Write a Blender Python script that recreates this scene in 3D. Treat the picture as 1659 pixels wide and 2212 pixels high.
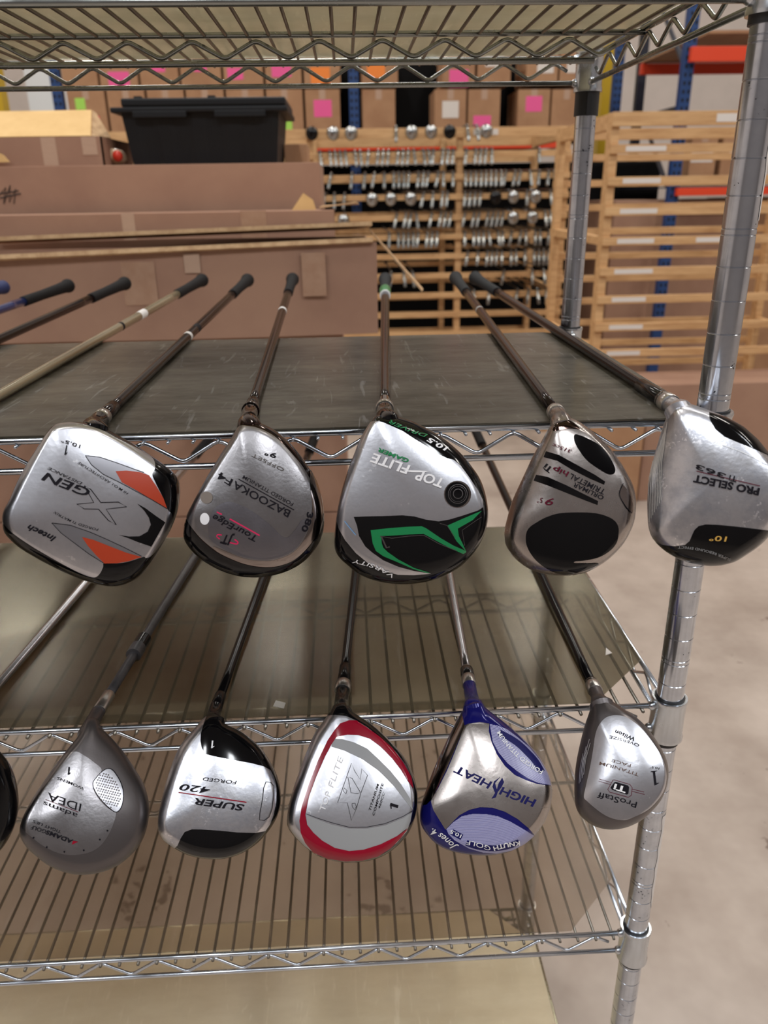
import bpy, bmesh, math, random
from mathutils import Vector, Matrix, noise
from mathutils.geometry import tessellate_polygon
random.seed(7)
SC = bpy.context.scene
COL = SC.collection
for o in list(bpy.data.objects): bpy.data.objects.remove(o)
PI = math.pi

# ------------------------------------------------------------------ camera
F_PX = 1681.7; PITCH = -0.3876; YAW = 0.0423; ROLL = -0.016
CAM = Vector((-0.3012, -0.6186, 0.0305))
fwd = Vector((math.sin(YAW)*math.cos(PITCH), math.cos(YAW)*math.cos(PITCH), math.sin(PITCH)))
rgt0 = Vector((math.cos(YAW), -math.sin(YAW), 0)); up0 = rgt0.cross(fwd)
rgt = math.cos(ROLL)*rgt0 + math.sin(ROLL)*up0
upv = -math.sin(ROLL)*rgt0 + math.cos(ROLL)*up0
cd = bpy.data.cameras.new('camera'); cam = bpy.data.objects.new('camera', cd); COL.objects.link(cam)
M = Matrix((rgt, upv, -fwd)).transposed().to_4x4(); M.translation = CAM
cam.matrix_world = M
cd.sensor_fit = 'HORIZONTAL'; cd.sensor_width = 36; cd.lens = 36*F_PX/1659
cd.clip_start = .02; cd.clip_end = 100
cd.dof.use_dof = True; cd.dof.focus_distance = .66; cd.dof.aperture_fstop = 10.5
SC.camera = cam

# ------------------------------------------------------------------ world, lights, exposure
W = bpy.data.worlds.new('world'); SC.world = W; W.use_nodes = True
bg = W.node_tree.nodes['Background']; bg.inputs[0].default_value = (.93, .95, 1, 1); bg.inputs[1].default_value = .55
SC.view_settings.view_transform = 'Standard'; SC.view_settings.look = 'None'
SC.view_settings.exposure = 0.0; SC.view_settings.gamma = 1; SC.view_settings.use_curve_mapping = False
def area(x, y, z, sx, sy, p, colr=(1, .96, .9)):
    l = bpy.data.lights.new('ceiling_lamp', 'AREA'); l.shape = 'RECTANGLE'; l.size = sx; l.size_y = sy
    l.energy = p; l.color = colr
    o = bpy.data.objects.new('ceiling_lamp', l); o.location = (x, y, z); COL.objects.link(o)
for gx in (-4.2, -1.2, 1.8, 4.8):
    for gy in (-3.2, 0.9, 4.3, 7.2):
        area(gx, gy, 4.3, .35, 1.5, 92 if gy < -1 else 60 if gy < 3 else 46, (1, .95, .88) if gy > -1 else (.93, .96, 1))

# ------------------------------------------------------------------ helpers
def ray(x, y):
    return fwd + rgt*((x-829.5)/F_PX) - upv*((y-1106)/F_PX)
def at(x, y, X=None, Y=None, Z=None):
    d = ray(x, y)
    t = (X-CAM.x)/d.x if X is not None else (Y-CAM.y)/d.y if Y is not None else (Z-CAM.z)/d.z
    return CAM + d*t
def obj(name, bm, mt, parent=None, smooth=False, sharp=None):
    me = bpy.data.meshes.new(name); bm.normal_update()
    if smooth:
        for f in bm.faces: f.smooth = True
        if sharp:
            for e in bm.edges:
                if len(e.link_faces) == 2 and e.calc_face_angle(0) > sharp: e.smooth = False
    bm.to_mesh(me); bm.free()
    for m in (mt if isinstance(mt, (list, tuple)) else [mt]): me.materials.append(m)
    o = bpy.data.objects.new(name, me); COL.objects.link(o)
    if parent: o.parent = parent; o.matrix_parent_inverse = parent.matrix_world.inverted() if False else Matrix.Translation(-parent.location)
    return o
def thing(name, loc, label, cat, group=None):
    o = bpy.data.objects.new(name, None); o.location = loc; COL.objects.link(o)
    o.empty_display_size = .05; tag(o, label, cat, group); return o
def tag(o, label=None, cat=None, group=None, kind=None):
    if label: o['label'] = label
    if cat: o['category'] = cat
    if group: o['group'] = group
    if kind: o['kind'] = kind
    return o
def box(bm, a, b, mi=0, bev=0):
    ret = bmesh.ops.create_cube(bm, size=1)
    vs = ret['verts']
    for v in vs:
        v.co = Vector([(a[i]+b[i])/2 + v.co[i]*(b[i]-a[i]) for i in range(3)])
    fs = set(f for v in vs for f in v.link_faces)
    for f in fs: f.material_index = mi
    if bev:
        es = set(e for v in vs for e in v.link_edges)
        bmesh.ops.bevel(bm, geom=list(es), offset=bev, segments=2, affect='EDGES', profile=.6)
def tube(bm, pts, r, seg=10, caps=True, mi=0):
    pts = [Vector(p) for p in pts]; n = len(pts)
    rs = r if isinstance(r, (list, tuple)) else [r]*n
    rings = []; prev = None
    for i, p in enumerate(pts):
        d = (pts[min(i+1, n-1)] - pts[max(i-1, 0)]).normalized()
        if prev is None:
            a = d.orthogonal().normalized()
        else:
            a = (prev - d*prev.dot(d)).normalized()
        prev = a; b = d.cross(a)
        rings.append([bm.verts.new(p + (a*math.cos(2*PI*k/seg) + b*math.sin(2*PI*k/seg))*rs[i]) for k in range(seg)])
    for i in range(n-1):
        for k in range(seg):
            f = bm.faces.new((rings[i][k], rings[i][(k+1) % seg], rings[i+1][(k+1) % seg], rings[i+1][k]))
            f.material_index = mi
    if caps:
        bm.faces.new(rings[0][::-1]).material_index = mi; bm.faces.new(rings[-1]).material_index = mi
def chaikin(pts, rad=.0055):
    q = [pts[0]]
    for a, b, c in zip(pts, pts[1:], pts[2:]):
        ra = min(rad, (a-b).length*.45); rc = min(rad, (c-b).length*.45)
        p = b+(a-b).normalized()*ra; r = b+(c-b).normalized()*rc
        for k in range(5):
            t = k/4; q.append(p*(1-t)**2+b*2*t*(1-t)+r*t*t)
    q.append(pts[-1]); return q
def spline(pts, k=4, closed=True):
    n = len(pts); out = []
    for i in range(n if closed else n-1):
        p0 = pts[(i-1) % n] if closed or i > 0 else pts[i]; p1 = pts[i]; p2 = pts[(i+1) % n]
        p3 = pts[(i+2) % n] if closed or i < n-2 else p2
        for j in range(k):
            t = j/k
            out.append(tuple(.5*((2*p1[c]) + (-p0[c]+p2[c])*t + (2*p0[c]-5*p1[c]+4*p2[c]-p3[c])*t*t + (-p0[c]+3*p1[c]-3*p2[c]+p3[c])*t**3) for c in (0, 1)))
    if not closed: out.append(tuple(pts[-1]))
    return out

# ------------------------------------------------------------------ materials
def mat(name, col, rough=.5, metal=0, col2=None, nscale=8, nrange=(.4, .65), stretch=None, bump=0, bscale=60, coat=0,
        rvar=0, spots=None, sscale=120, sthr=.3, transl=0, spec=.5, coords='Object', rotz=0):
    m = bpy.data.materials.new(name); m.use_nodes = True; nt = m.node_tree; N = nt.nodes; L = nt.links
    b = N['Principled BSDF']; b.inputs['Base Color'].default_value = (*col, 1)
    b.inputs['Roughness'].default_value = rough; b.inputs['Metallic'].default_value = metal
    b.inputs['Coat Weight'].default_value = coat; b.inputs['Specular IOR Level'].default_value = spec
    b.inputs['Coat Roughness'].default_value = .08
    tc = N.new('ShaderNodeTexCoord'); mp = N.new('ShaderNodeMapping'); L.new(tc.outputs[coords], mp.inputs[0])
    if stretch: mp.inputs['Scale'].default_value = stretch
    mp.inputs['Rotation'].default_value = (0, 0, rotz)
    out = None
    if col2 or rvar:
        nz = N.new('ShaderNodeTexNoise'); nz.inputs['Scale'].default_value = nscale; nz.inputs['Detail'].default_value = 5
        nz.inputs['Roughness'].default_value = .62
        L.new(mp.outputs[0], nz.inputs['Vector'])
        if col2:
            cr = N.new('ShaderNodeValToRGB'); cr.color_ramp.elements[0].position = nrange[0]; cr.color_ramp.elements[1].position = nrange[1]
            cr.color_ramp.elements[0].color = (*col, 1); cr.color_ramp.elements[1].color = (*col2, 1)
            L.new(nz.outputs['Fac'], cr.inputs[0]); L.new(cr.outputs[0], b.inputs['Base Color']); out = cr.outputs[0]
        if rvar:
            mr = N.new('ShaderNodeMapRange'); mr.inputs[3].default_value = max(.02, rough-rvar); mr.inputs[4].default_value = rough+rvar
            mr.inputs[1].default_value = .3; mr.inputs[2].default_value = .7
            L.new(nz.outputs['Fac'], mr.inputs[0]); L.new(mr.outputs[0], b.inputs['Roughness'])
    if spots:
        ns = N.new('ShaderNodeTexNoise'); ns.inputs['Scale'].default_value = sscale; ns.inputs['Detail'].default_value = 3
        L.new(tc.outputs[coords], ns.inputs['Vector'])
        ns2 = N.new('ShaderNodeTexNoise'); ns2.inputs['Scale'].default_value = sscale/7; L.new(tc.outputs[coords], ns2.inputs['Vector'])
        mu = N.new('ShaderNodeMath'); mu.operation = 'MULTIPLY'; L.new(ns.outputs[0], mu.inputs[0]); L.new(ns2.outputs[0], mu.inputs[1])
        rp = N.new('ShaderNodeValToRGB'); rp.color_ramp.elements[0].position = sthr; rp.color_ramp.elements[1].position = sthr+.03
        L.new(mu.outputs[0], rp.inputs[0])
        mx = N.new('ShaderNodeMix'); mx.data_type = 'RGBA'
        L.new(rp.outputs[0], mx.inputs[0])
        if out: L.new(out, mx.inputs[6])
        else: mx.inputs[6].default_value = (*col, 1)
        mx.inputs[7].default_value = (*spots, 1); L.new(mx.outputs[2], b.inputs['Base Color'])
    if bump:
        nb = N.new('ShaderNodeTexNoise'); nb.inputs['Scale'].default_value = bscale; nb.inputs['Detail'].default_value = 4
        L.new(mp.outputs[0], nb.inputs['Vector'])
        bp = N.new('ShaderNodeBump'); bp.inputs['Strength'].default_value = bump; bp.inputs['Distance'].default_value = .001
        L.new(nb.outputs[0], bp.inputs['Height']); L.new(bp.outputs[0], b.inputs['Normal'])
    return m
def C(r, g, b):   # sRGB 0-255 to linear
    f = lambda c: (c/255/12.92 if c/255 <= .04045 else ((c/255+.055)/1.055)**2.4)
    return (f(r), f(g), f(b))
MT = {}
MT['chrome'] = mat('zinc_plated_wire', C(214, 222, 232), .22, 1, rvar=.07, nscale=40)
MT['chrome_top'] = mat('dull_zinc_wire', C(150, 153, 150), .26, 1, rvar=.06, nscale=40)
MT['chrome_warm'] = mat('floor_tinted_zinc_wire', C(176, 174, 150), .25, 1, rvar=.06, nscale=40)  # warm reflection of the floor put into the wire colour
MT['wire_dark'] = mat('shaded_deck_wire', C(128, 122, 112), .35, .9, rvar=.05, nscale=40)  # darker than the frames: the reflected dark underside is put into the colour
MT['post'] = mat('scuffed_chrome_tube', C(208, 213, 221), .2, 1, col2=C(194, 199, 208), nscale=60, rvar=.03, spots=C(60, 62, 68), sscale=420, sthr=.415, bump=.04, bscale=90)
MT['collar'] = mat('chrome_collar', C(206, 211, 216), .24, 1, rvar=.06, nscale=60, bump=.08, bscale=150)
MT['plastic_black'] = mat('black_plastic', C(30, 30, 32), .45)
MT['rubber'] = mat('grip_rubber', C(20, 20, 22), .72, bump=.5, bscale=900, spec=.15)
MT['rubber_grey'] = mat('grey_grip_rubber', C(40, 42, 44), .75, bump=.5, bscale=900, spec=.15)
MT['wood'] = mat('pine_lumber', C(219, 178, 128), .6, col2=C(188, 143, 96), nscale=5, stretch=(1, 6, 9), nrange=(.35, .7))
MT['card'] = mat('cardboard', C(166, 130, 108), .8, col2=C(156, 120, 100), nscale=4)
MT['card2'] = mat('cardboard_tan', C(176, 136, 102), .8, col2=C(163, 122, 90), nscale=5)
MT['card_in'] = mat('cardboard_pale_inside', C(226, 190, 132), .8, col2=C(212, 174, 116), nscale=6)
MT['card_edge'] = mat('cardboard_torn_edge', C(205, 172, 132), .85, col2=C(180, 145, 108), nscale=40)
MT['tape'] = mat('packing_tape', C(176, 142, 118), .22, coat=.6, col2=C(168, 132, 108), nscale=30, bump=.7, bscale=120)
MT['tape_clear'] = mat('clear_tape', C(190, 160, 138), .15, coat=.8, bump=1, bscale=100)
MT['tote'] = mat('black_tote_plastic', C(15, 17, 21), .5, bump=.1, bscale=300, spec=.35)
MT['blue'] = mat('blue_rack_paint', C(30, 66, 122), .45)
MT['navy'] = mat('dark_blue_paint', C(22, 30, 48), .5)
MT['orange'] = mat('orange_beam_paint', C(226, 70, 34), .45)
MT['black'] = mat('black_hole', C(8, 8, 10), .8)
MT['wall'] = mat('white_wall', C(214, 203, 196), .8, col2=C(205, 195, 188), nscale=2)
MT['white'] = mat('white_panel', C(226, 230, 232), .7)
MT['yellow'] = mat('yellow_paint', C(206, 170, 30), .5)
MT['ceil'] = mat('ceiling_paint', C(150, 150, 150), .9)
MT['wall_dark'] = mat('darkened_wall', C(128, 122, 120), .9)  # dark tone put in so chrome and gloss black reflect less light
MT['pink'] = mat('pink_note', C(240, 96, 160), .7)
MT['redpink'] = mat('red_note', C(226, 60, 90), .7)
MT['green'] = mat('green_note', C(170, 226, 96), .7)
MT['onote'] = mat('orange_note', C(246, 140, 60), .7)
MT['paper'] = mat('white_paper', C(224, 218, 212), .6)
MT['ink'] = mat('black_ink', C(24, 20, 22), .6)
MT['gap_shade'] = mat('black_gap_shade', C(9, 9, 10), .7, spec=.15)  # black colour standing in for shade in the racking gaps
# concrete floor
m = mat('polished_concrete', C(190, 177, 166), .45, col2=C(152, 137, 126), nscale=1.8, nrange=(.38, .68), rvar=.12, bump=.05, bscale=40,
        spots=C(120, 104, 94), sscale=26, sthr=.395)
MT['floor'] = m

def liner_mat(name, col, opac, col2, rough=.3, tint=(.8, .77, .68)):
    m = bpy.data.materials.new(name); m.use_nodes = True; nt = m.node_tree; N = nt.nodes; L = nt.links
    N.remove(N['Principled BSDF']); out = N['Material Output']
    tc = N.new('ShaderNodeTexCoord'); mp = N.new('ShaderNodeMapping'); mp.inputs['Scale'].default_value = (.35, 1, 1)
    L.new(tc.outputs['Object'], mp.inputs[0])
    nz = N.new('ShaderNodeTexNoise'); nz.inputs['Scale'].default_value = 26; nz.inputs['Detail'].default_value = 8; nz.inputs['Roughness'].default_value = .7
    L.new(mp.outputs[0], nz.inputs['Vector'])
    cr = N.new('ShaderNodeValToRGB'); cr.color_ramp.elements[0].position = .35; cr.color_ramp.elements[1].position = .68
    cr.color_ramp.elements[0].color = (*col, 1); cr.color_ramp.elements[1].color = (*col2, 1)
    L.new(nz.outputs[0], cr.inputs[0])
    # thin scratches
    mp2 = N.new('ShaderNodeMapping'); mp2.inputs['Rotation'].default_value = (0, 0, .5); mp2.inputs['Scale'].default_value = (1, .12, 1)
    L.new(tc.outputs['Object'], mp2.inputs[0])
    wv = N.new('ShaderNodeTexNoise'); wv.inputs['Scale'].default_value = 90; wv.inputs['Detail'].default_value = 2; wv.inputs['Distortion'].default_value = 1.4
    L.new(mp2.outputs[0], wv.inputs['Vector'])
    c2 = N.new('ShaderNodeValToRGB'); c2.color_ramp.elements[0].position = .63; c2.color_ramp.elements[1].position = .72
    c2.color_ramp.elements[1].color = (.35, .35, .35, 1)
    L.new(wv.outputs[0], c2.inputs[0])
    mx = N.new('ShaderNodeMix'); mx.data_type = 'RGBA'; mx.blend_type = 'ADD'; mx.inputs[0].default_value = .5
    L.new(cr.outputs[0], mx.inputs[6]); L.new(c2.outputs[0], mx.inputs[7])
    dif = N.new('ShaderNodeBsdfDiffuse'); L.new(mx.outputs[2], dif.inputs[0])
    tr = N.new('ShaderNodeBsdfTranslucent'); L.new(cr.outputs[0], tr.inputs[0])
    rf = N.new('ShaderNodeBsdfRefraction'); rf.inputs['IOR'].default_value = 1.03; rf.inputs['Roughness'].default_value = rough
    rf.inputs[0].default_value = (*tint, 1)
    gl = N.new('ShaderNodeBsdfGlossy'); gl.inputs['Roughness'].default_value = .22; gl.inputs[0].default_value = (1, 1, 1, 1)
    fr = N.new('ShaderNodeFresnel'); fr.inputs[0].default_value = 1.16
    a = N.new('ShaderNodeMixShader'); a.inputs[0].default_value = .45; L.new(dif.outputs[0], a.inputs[1]); L.new(tr.outputs[0], a.inputs[2])
    b = N.new('ShaderNodeMixShader'); b.inputs[0].default_value = opac; L.new(rf.outputs[0], b.inputs[1]); L.new(a.outputs[0], b.inputs[2])
    c = N.new('ShaderNodeMixShader'); L.new(fr.outputs[0], c.inputs[0]); L.new(b.outputs[0], c.inputs[1]); L.new(gl.outputs[0], c.inputs[2])
    L.new(c.outputs[0], out.inputs[0]); return m

# ------------------------------------------------------------------ the room
FZ = -1.42
bm = bmesh.new(); box(bm, (-7, -6, FZ-.1), (9, 10.1, FZ)); tag(obj('floor', bm, MT['floor']), kind='structure')
bm = bmesh.new(); box(bm, (-7, 10, FZ), (9, 10.1, 4.6)); tag(obj('wall_back', bm, MT['wall']), kind='structure')
bm = bmesh.new(); box(bm, (-7.1, -6, FZ), (-7, 10.1, 4.6)); tag(obj('wall_left', bm, MT['wall']), kind='structure')
bm = bmesh.new(); box(bm, (9, -6, FZ), (9.1, 10.1, 4.6)); tag(obj('wall_right', bm, MT['wall']), kind='structure')
bm = bmesh.new(); box(bm, (-7, -6.1, FZ), (9, -6, 4.6)); tag(obj('wall_front', bm, MT['wall_dark']), kind='structure')
bm = bmesh.new(); box(bm, (-7, -6, 4.6), (9, 10.1, 4.7)); tag(obj('ceiling', bm, MT['ceil']), kind='structure')

# ------------------------------------------------------------------ wire shelving unit
D = .44; XL = -1.38; HP = .0254
RK = thing('wire_shelving_unit', (0, 0, FZ), 'tall chrome wire shelving unit with five shelves holding the golf drivers', 'shelving')
SH = [  # z top rod, truss drop, zigzag phase, zig radius, rod radius, material
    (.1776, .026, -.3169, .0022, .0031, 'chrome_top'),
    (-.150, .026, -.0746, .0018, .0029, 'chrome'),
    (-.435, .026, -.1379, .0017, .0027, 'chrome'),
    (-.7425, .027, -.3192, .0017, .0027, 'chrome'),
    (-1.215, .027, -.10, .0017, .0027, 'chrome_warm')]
PER = .0609
def zig(bm, a0, a1, fixed, zt, zb, phase, r, axis='x', stop=.028):
    k0 = math.ceil((a0+stop-phase)/(PER/2)); k1 = math.floor((a1-stop-phase)/(PER/2)); pts = []
    for k in range(k0, k1+1):
        a = phase + k*PER/2; z = zb if k % 2 == 0 else zt
        pts.append(Vector((a, fixed, z)) if axis == 'x' else Vector((fixed, a, z)))
    if len(pts) > 2:
        d = Vector((1, 0, 0)) if axis == 'x' else Vector((0, 1, 0))
        e = pts[-1]; dz = -1 if abs(e.z-zt) < 1e-5 else 1
        pts.append(e + d*.016 + Vector((0, 0, dz*.009)))
        tube(bm, chaikin(pts), r, 8)
def rail(bm, p, q, r): tube(bm, [p, q], r, 12)
RC = .0165
for si, (zt, dr, ph, zr, rr_, mk) in enumerate(SH):
    zb = zt-dr
    bm = bmesh.new()
    for Y in (0, D):
        rail(bm, (XL, Y, zt), (0, Y, zt), rr_); rail(bm, (XL, Y, zb), (0, Y, zb), rr_*.92)
        zig(bm, XL, 0, Y, zt-rr_-zr*.6, zb+rr_+zr*.4, ph + (0 if Y else (0 if si else .01)), zr)
    for X in (XL, 0):
        rail(bm, (X, 0, zt), (X, D, zt), rr_); rail(bm, (X, 0, zb), (X, D, zb), rr_*.92)
        zig(bm, 0, D, X, zt-rr_-zr*.6, zb+rr_+zr*.4, .03, zr, 'y', .03)
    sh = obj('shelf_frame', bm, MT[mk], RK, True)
    bm = bmesh.new()      # middle support truss under the deck
    zm = zt-rr_-(.001 if si == 0 else .0052)
    rail(bm, (XL+.004, .25, zm), (-.002, .25, zm), rr_*.9); rail(bm, (XL+.05, .25, zm-.024), (-.05, .25, zm-.024), rr_*.9)
    zig(bm, XL+.03, -.0, .25, zm-rr_-zr*.6, zm-.024+rr_+zr*.4, -.2892, zr, 'x', .02)
    obj('support_truss', bm, MT[mk], sh, True)
    bm = bmesh.new()
    n = 0
    x = ph + PER/2 + PER*2*0
    while x > -.02: x -= PER/3
    while x + PER/3 < -.018: x += PER/3
    while x > XL+.02:
        tube(bm, [(x, -.0045, zt-.0006 if 0 else zt-rr_-.0012), (x, D+.0045, zt-rr_-.0012)], .0014 if si == 1 else .0017, 6); x -= PER/3
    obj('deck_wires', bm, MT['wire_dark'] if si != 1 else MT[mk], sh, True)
    for X in (XL, 0):
        for Y in (0, D):
            bm = bmesh.new()   # collar: flared outer shell with rims
            z0 = zb-.010; z1 = zt+.010
            prof = [(.0134, z1), (.0166, z1), (.0172, z1-.002), (.0163, z1-.005), (.0160, (z0+z1)/2), (.0163, z0+.006), (.0172, z0+.003), (.0172, z0), (.0134, z0)]
            lathe_c = (X, Y)
            seg = 32; rings = []
            for (r, z) in prof: rings.append([bm.verts.new((X+r*math.cos(2*PI*k/seg), Y+r*math.sin(2*PI*k/seg), z)) for k in range(seg)])
            for i in range(len(prof)-1):
                for k in range(seg): bm.faces.new((rings[i][k], rings[i+1][k], rings[i+1][(k+1) % seg], rings[i][(k+1) % seg]))
            for z in (zt, zb):  # weld beads where the rods meet
                for q in ((X-.0165 if X == 0 else X+.0165, Y, z), (X, Y+(.0165 if Y == 0 else -.0165), z)):
                    s = bmesh.ops.create_icosphere(bm, subdivisions=2, radius=.0048, matrix=Matrix.Translation(q))
            obj('collar', bm, MT['collar'], sh, True, 1.0)
            bm = bmesh.new()   # black sleeve under the collar
            dz = .026 if si == 0 and Y else .0055
            tube(bm, [(X, Y, z0-dz), (X, Y, z1+.0012)], .0146 if si == 0 else .0142, 28)
            if si == 0 and Y: box(bm, (X-.004, Y-.0158, z0-dz), (X+.001, Y-.0125, z0+.002))
            obj('sleeve', bm, MT['plastic_black'], sh, True, .8)
    # liners are things of their own (below)
for X in (XL, 0):
    for Y in (0, D):
        bm = bmesh.new(); prof = []; R_ = .0127
        ztop = .42
        zz = [ztop]
        gr = []
        for n in range(-16, 49):
            z = -n*HP
            dbl = n in (-15, -10, -5, 0, 5, 10, 15, 26, 31, 36, 41)
            gr += [z+.0022, z-.0022] if dbl else [z]
        gr = sorted([g for g in gr if g > -1.27], reverse=True)
        prof.append((R_, ztop))
        for g in gr:
            prof += [(R_, g+.0006), (R_-.0005, g+.0001), (R_-.0005, g-.0001), (R_, g-.0006)]
        prof.append((R_, -1.28))
        seg = 36; rings = []
        for (r, z) in prof: rings.append([bm.verts.new((X+r*math.cos(2*PI*k/seg), Y+r*math.sin(2*PI*k/seg), z)) for k in range(seg)])
        for i in range(len(prof)-1):
            for k in range(seg): bm.faces.new((rings[i][k], rings[i+1][k], rings[i+1][(k+1) % seg], rings[i][(k+1) % seg]))
        bm.faces.new(rings[0])
        po = obj('post', bm, MT['post'], RK, True, .5)
        if X == 0 and Y == 0:   # torn strips of masking tape along the post
            for (za, zc, a0, a1) in ((.36, .008, -1.12, -.3), (-.565, -.70, -1.05, -.3)):
                bm = bmesh.new(); cols = 8; rows = 40; vs = []
                for i in range(rows+1):
                    z = za+(zc-za)*i/rows; row = []
                    w = noise.noise(Vector((0, 3.3, z*60)))*.16; edge = a0 + w + (max(0, i/rows-.75)*1.6)
                    for j in range(cols+1):
                        a = edge+(a1-edge)*j/cols; r = R_+.0003
                        row.append(bm.verts.new((r*math.cos(a), r*math.sin(a), z)))
                    vs.append(row)
                for i in range(rows):
                    for j in range(cols): bm.faces.new((vs[i][j], vs[i][j+1], vs[i+1][j+1], vs[i+1][j]))
                obj('masking_tape', bm, MT['paper'], po, True)
        if X == 0 and Y == 0:
            bm = bmesh.new(); za = .075
            def tp(a, z): return Vector((.0133*math.cos(a), .0133*math.sin(a), z))
            for g in ([(-.62, .010), (-.74, .006), (-.80, 0), (-.74, -.006), (-.62, -.008)], [(-.55, .022), (-.57, .030), (-.66, .033)], [(-.60, .040), (-.60, .055)]):
                tube(bm, [tp(a, za+z) for a, z in g], .0005, 5)
            obj('handwriting', bm, MT['ink'], po)
        bm = bmesh.new()       # caster: stem, fork and wheel
        tube(bm, [(X, Y, -1.30), (X, Y, -1.26)], .013, 20)
        box(bm, (X-.022, Y-.025, -1.315), (X+.022, Y+.025, -1.305), bev=.002)
        for s in (-1, 1): box(bm, (X+s*.02-.0015, Y-.01, -1.37), (X+s*.02+.0015, Y+.035, -1.306), bev=.001)
        ca = obj('caster', bm, MT['collar'], RK, True, .6)
        bm = bmesh.new(); tube(bm, [(X-.015, Y+.018, -1.363), (X-.012, Y+.018, -1.363), (X+.012, Y+.018, -1.363), (X+.015, Y+.018, -1.363)], [.05, .056, .056, .05], 32)
        obj('wheel', bm, MT['plastic_black'], ca, True, .6)
LN = [
    (0, liner_mat('shelf_liner_khaki', C(240, 234, 212), .8, C(228, 221, 196)), 'khaki plastic liner seen from below on the topmost wire shelf', .045),
    (1, liner_mat('shelf_liner_scratched', C(78, 73, 61), .94, C(128, 121, 107)), 'scratched grey plastic liner on the shelf under the upper row of drivers', .035),
    (2, liner_mat('shelf_liner_smoky', C(110, 101, 82), .46, C(128, 119, 98), .14, (.72, .69, .60)), 'smoky see-through plastic liner on the shelf under the lower row of drivers', .07),
    (3, liner_mat('shelf_liner_clear', C(140, 128, 110), .28, C(150, 138, 120), .10, (.88, .82, .76)), 'see-through brownish plastic liner on the empty shelf below the lower drivers', .07),
    (4, liner_mat('shelf_liner_yellowed', C(246, 234, 206), .78, C(234, 220, 190), .3), 'yellowed plastic liner on the bottom shelf of the wire unit', .07)]
for si, m, lab, ch in LN:
    zt = SH[si][0]; z0 = zt + .0032; bm = bmesh.new()
    a, b, c, d = XL+.002, -.002, .003 - (.004 if si == 1 else 0), D-.003
    P = [(a+ch, c), (b-ch, c), (b, c+ch), (b, d-ch), (b-ch, d), (a+ch, d), (a, d-ch), (a, c+ch)]
    lo = [bm.verts.new((x, y, z0)) for x, y in P]; hi = [bm.verts.new((x, y, z0+.0012)) for x, y in P]
    bm.faces.new(hi); bm.faces.new(lo[::-1])
    for i in range(8): bm.faces.new((lo[i], lo[(i+1) % 8], hi[(i+1) % 8], hi[i]))
    tag(obj('shelf_liner', bm, m), lab, 'shelf liner')
# ------------------------------------------------------------------ golf drivers
SIL = mat('brushed_steel_sole', C(206, 207, 213), .31, 1, col2=C(192, 193, 199), nscale=60, rvar=.03, bump=.06, bscale=320, spots=C(228, 228, 232), sscale=260, sthr=.42)
SILW = mat('scuffed_steel_sole', C(212, 213, 218), .32, 1, col2=C(182, 184, 192), nscale=90, rvar=.04, bump=.1, bscale=320, spots=C(235, 235, 240), sscale=500, sthr=.37)
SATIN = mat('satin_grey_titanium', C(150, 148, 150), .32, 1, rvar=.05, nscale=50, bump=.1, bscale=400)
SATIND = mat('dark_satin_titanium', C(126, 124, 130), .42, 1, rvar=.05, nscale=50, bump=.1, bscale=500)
MIRROR = mat('polished_titanium', C(150, 140, 136), .14, 1)
WARM = mat('warm_brushed_titanium', C(172, 165, 161), .27, 1, rvar=.03, nscale=60, bump=.06, bscale=300)
GREYP = mat('grey_paint', C(150, 151, 152), .5)
GREYM = mat('pewter_metallic_paint', C(100, 95, 95), .36, .75, bump=.05, bscale=900)
BLK = mat('black_gloss_paint', C(8, 8, 10), .1, spec=.35)
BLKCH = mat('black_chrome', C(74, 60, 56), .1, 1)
RED = mat('orange_red_enamel', C(176, 58, 26), .4)
CRIM = mat('crimson_enamel', C(146, 8, 38), .18, spec=.4)
GRN = mat('green_enamel', C(10, 128, 72), .3, coat=.4)
BLU = mat('royal_blue_enamel', C(24, 24, 104), .16, .2, spec=.4)
NAVY = mat('navy_enamel', C(26, 26, 88), .5, spec=.15)
INKM = mat('etched_black_lettering', C(26, 24, 30), .6, spec=.1)
INKG = mat('faint_etched_lettering', C(104, 100, 98), .6, spec=.1)
INKMR = mat('maroon_lettering', C(90, 18, 40), .6, spec=.1)
PINKL = mat('pink_lettering', C(214, 50, 96), .6, spec=.1)
WHT = mat('white_lettering', C(238, 238, 240), .6, spec=.1)
GLDL = mat('gold_lettering', C(206, 164, 84), .6, spec=.1)
SCOR = mat('bright_score_lines', C(225, 225, 222), .4, .6)
DULL = mat('worn_brown_patch', C(118, 108, 100), .6)
SH_BR = mat('brown_black_graphite', C(14, 9, 9), .16, spec=.28, col2=C(30, 12, 12), nscale=14, stretch=(6, .4, 6))
SH_BK = mat('black_graphite', C(12, 11, 13), .18, spec=.25)
SH_GR = mat('worn_grey_graphite', C(82, 80, 82), .4, col2=C(58, 57, 60), nscale=40)
SH_ST = mat('steel_shaft', C(180, 180, 184), .22, 1)
SH_BG = mat('champagne_graphite', C(168, 156, 128), .25, .5, coat=.5)
SH_BL = mat('blue_and_silver_shaft', C(34, 54, 110), .2, .3, coat=.6)
FER = mat('silver_ferrule_ring', C(205, 203, 200), .3, 1)
FERB = mat('black_ferrule', C(12, 12, 13), .2, coat=.5)
STR = bpy.data.materials.new('fine_white_and_blue_stripes'); STR.use_nodes = True
_n = STR.node_tree; _t = _n.nodes.new('ShaderNodeTexCoord'); _m = _n.nodes.new('ShaderNodeMapping'); _w = _n.nodes.new('ShaderNodeTexWave')
_w.inputs['Scale'].default_value = 560; _w.bands_direction = 'Z'; _c = _n.nodes.new('ShaderNodeValToRGB')
_m.inputs['Rotation'].default_value = (0, .12, 0)
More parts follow.
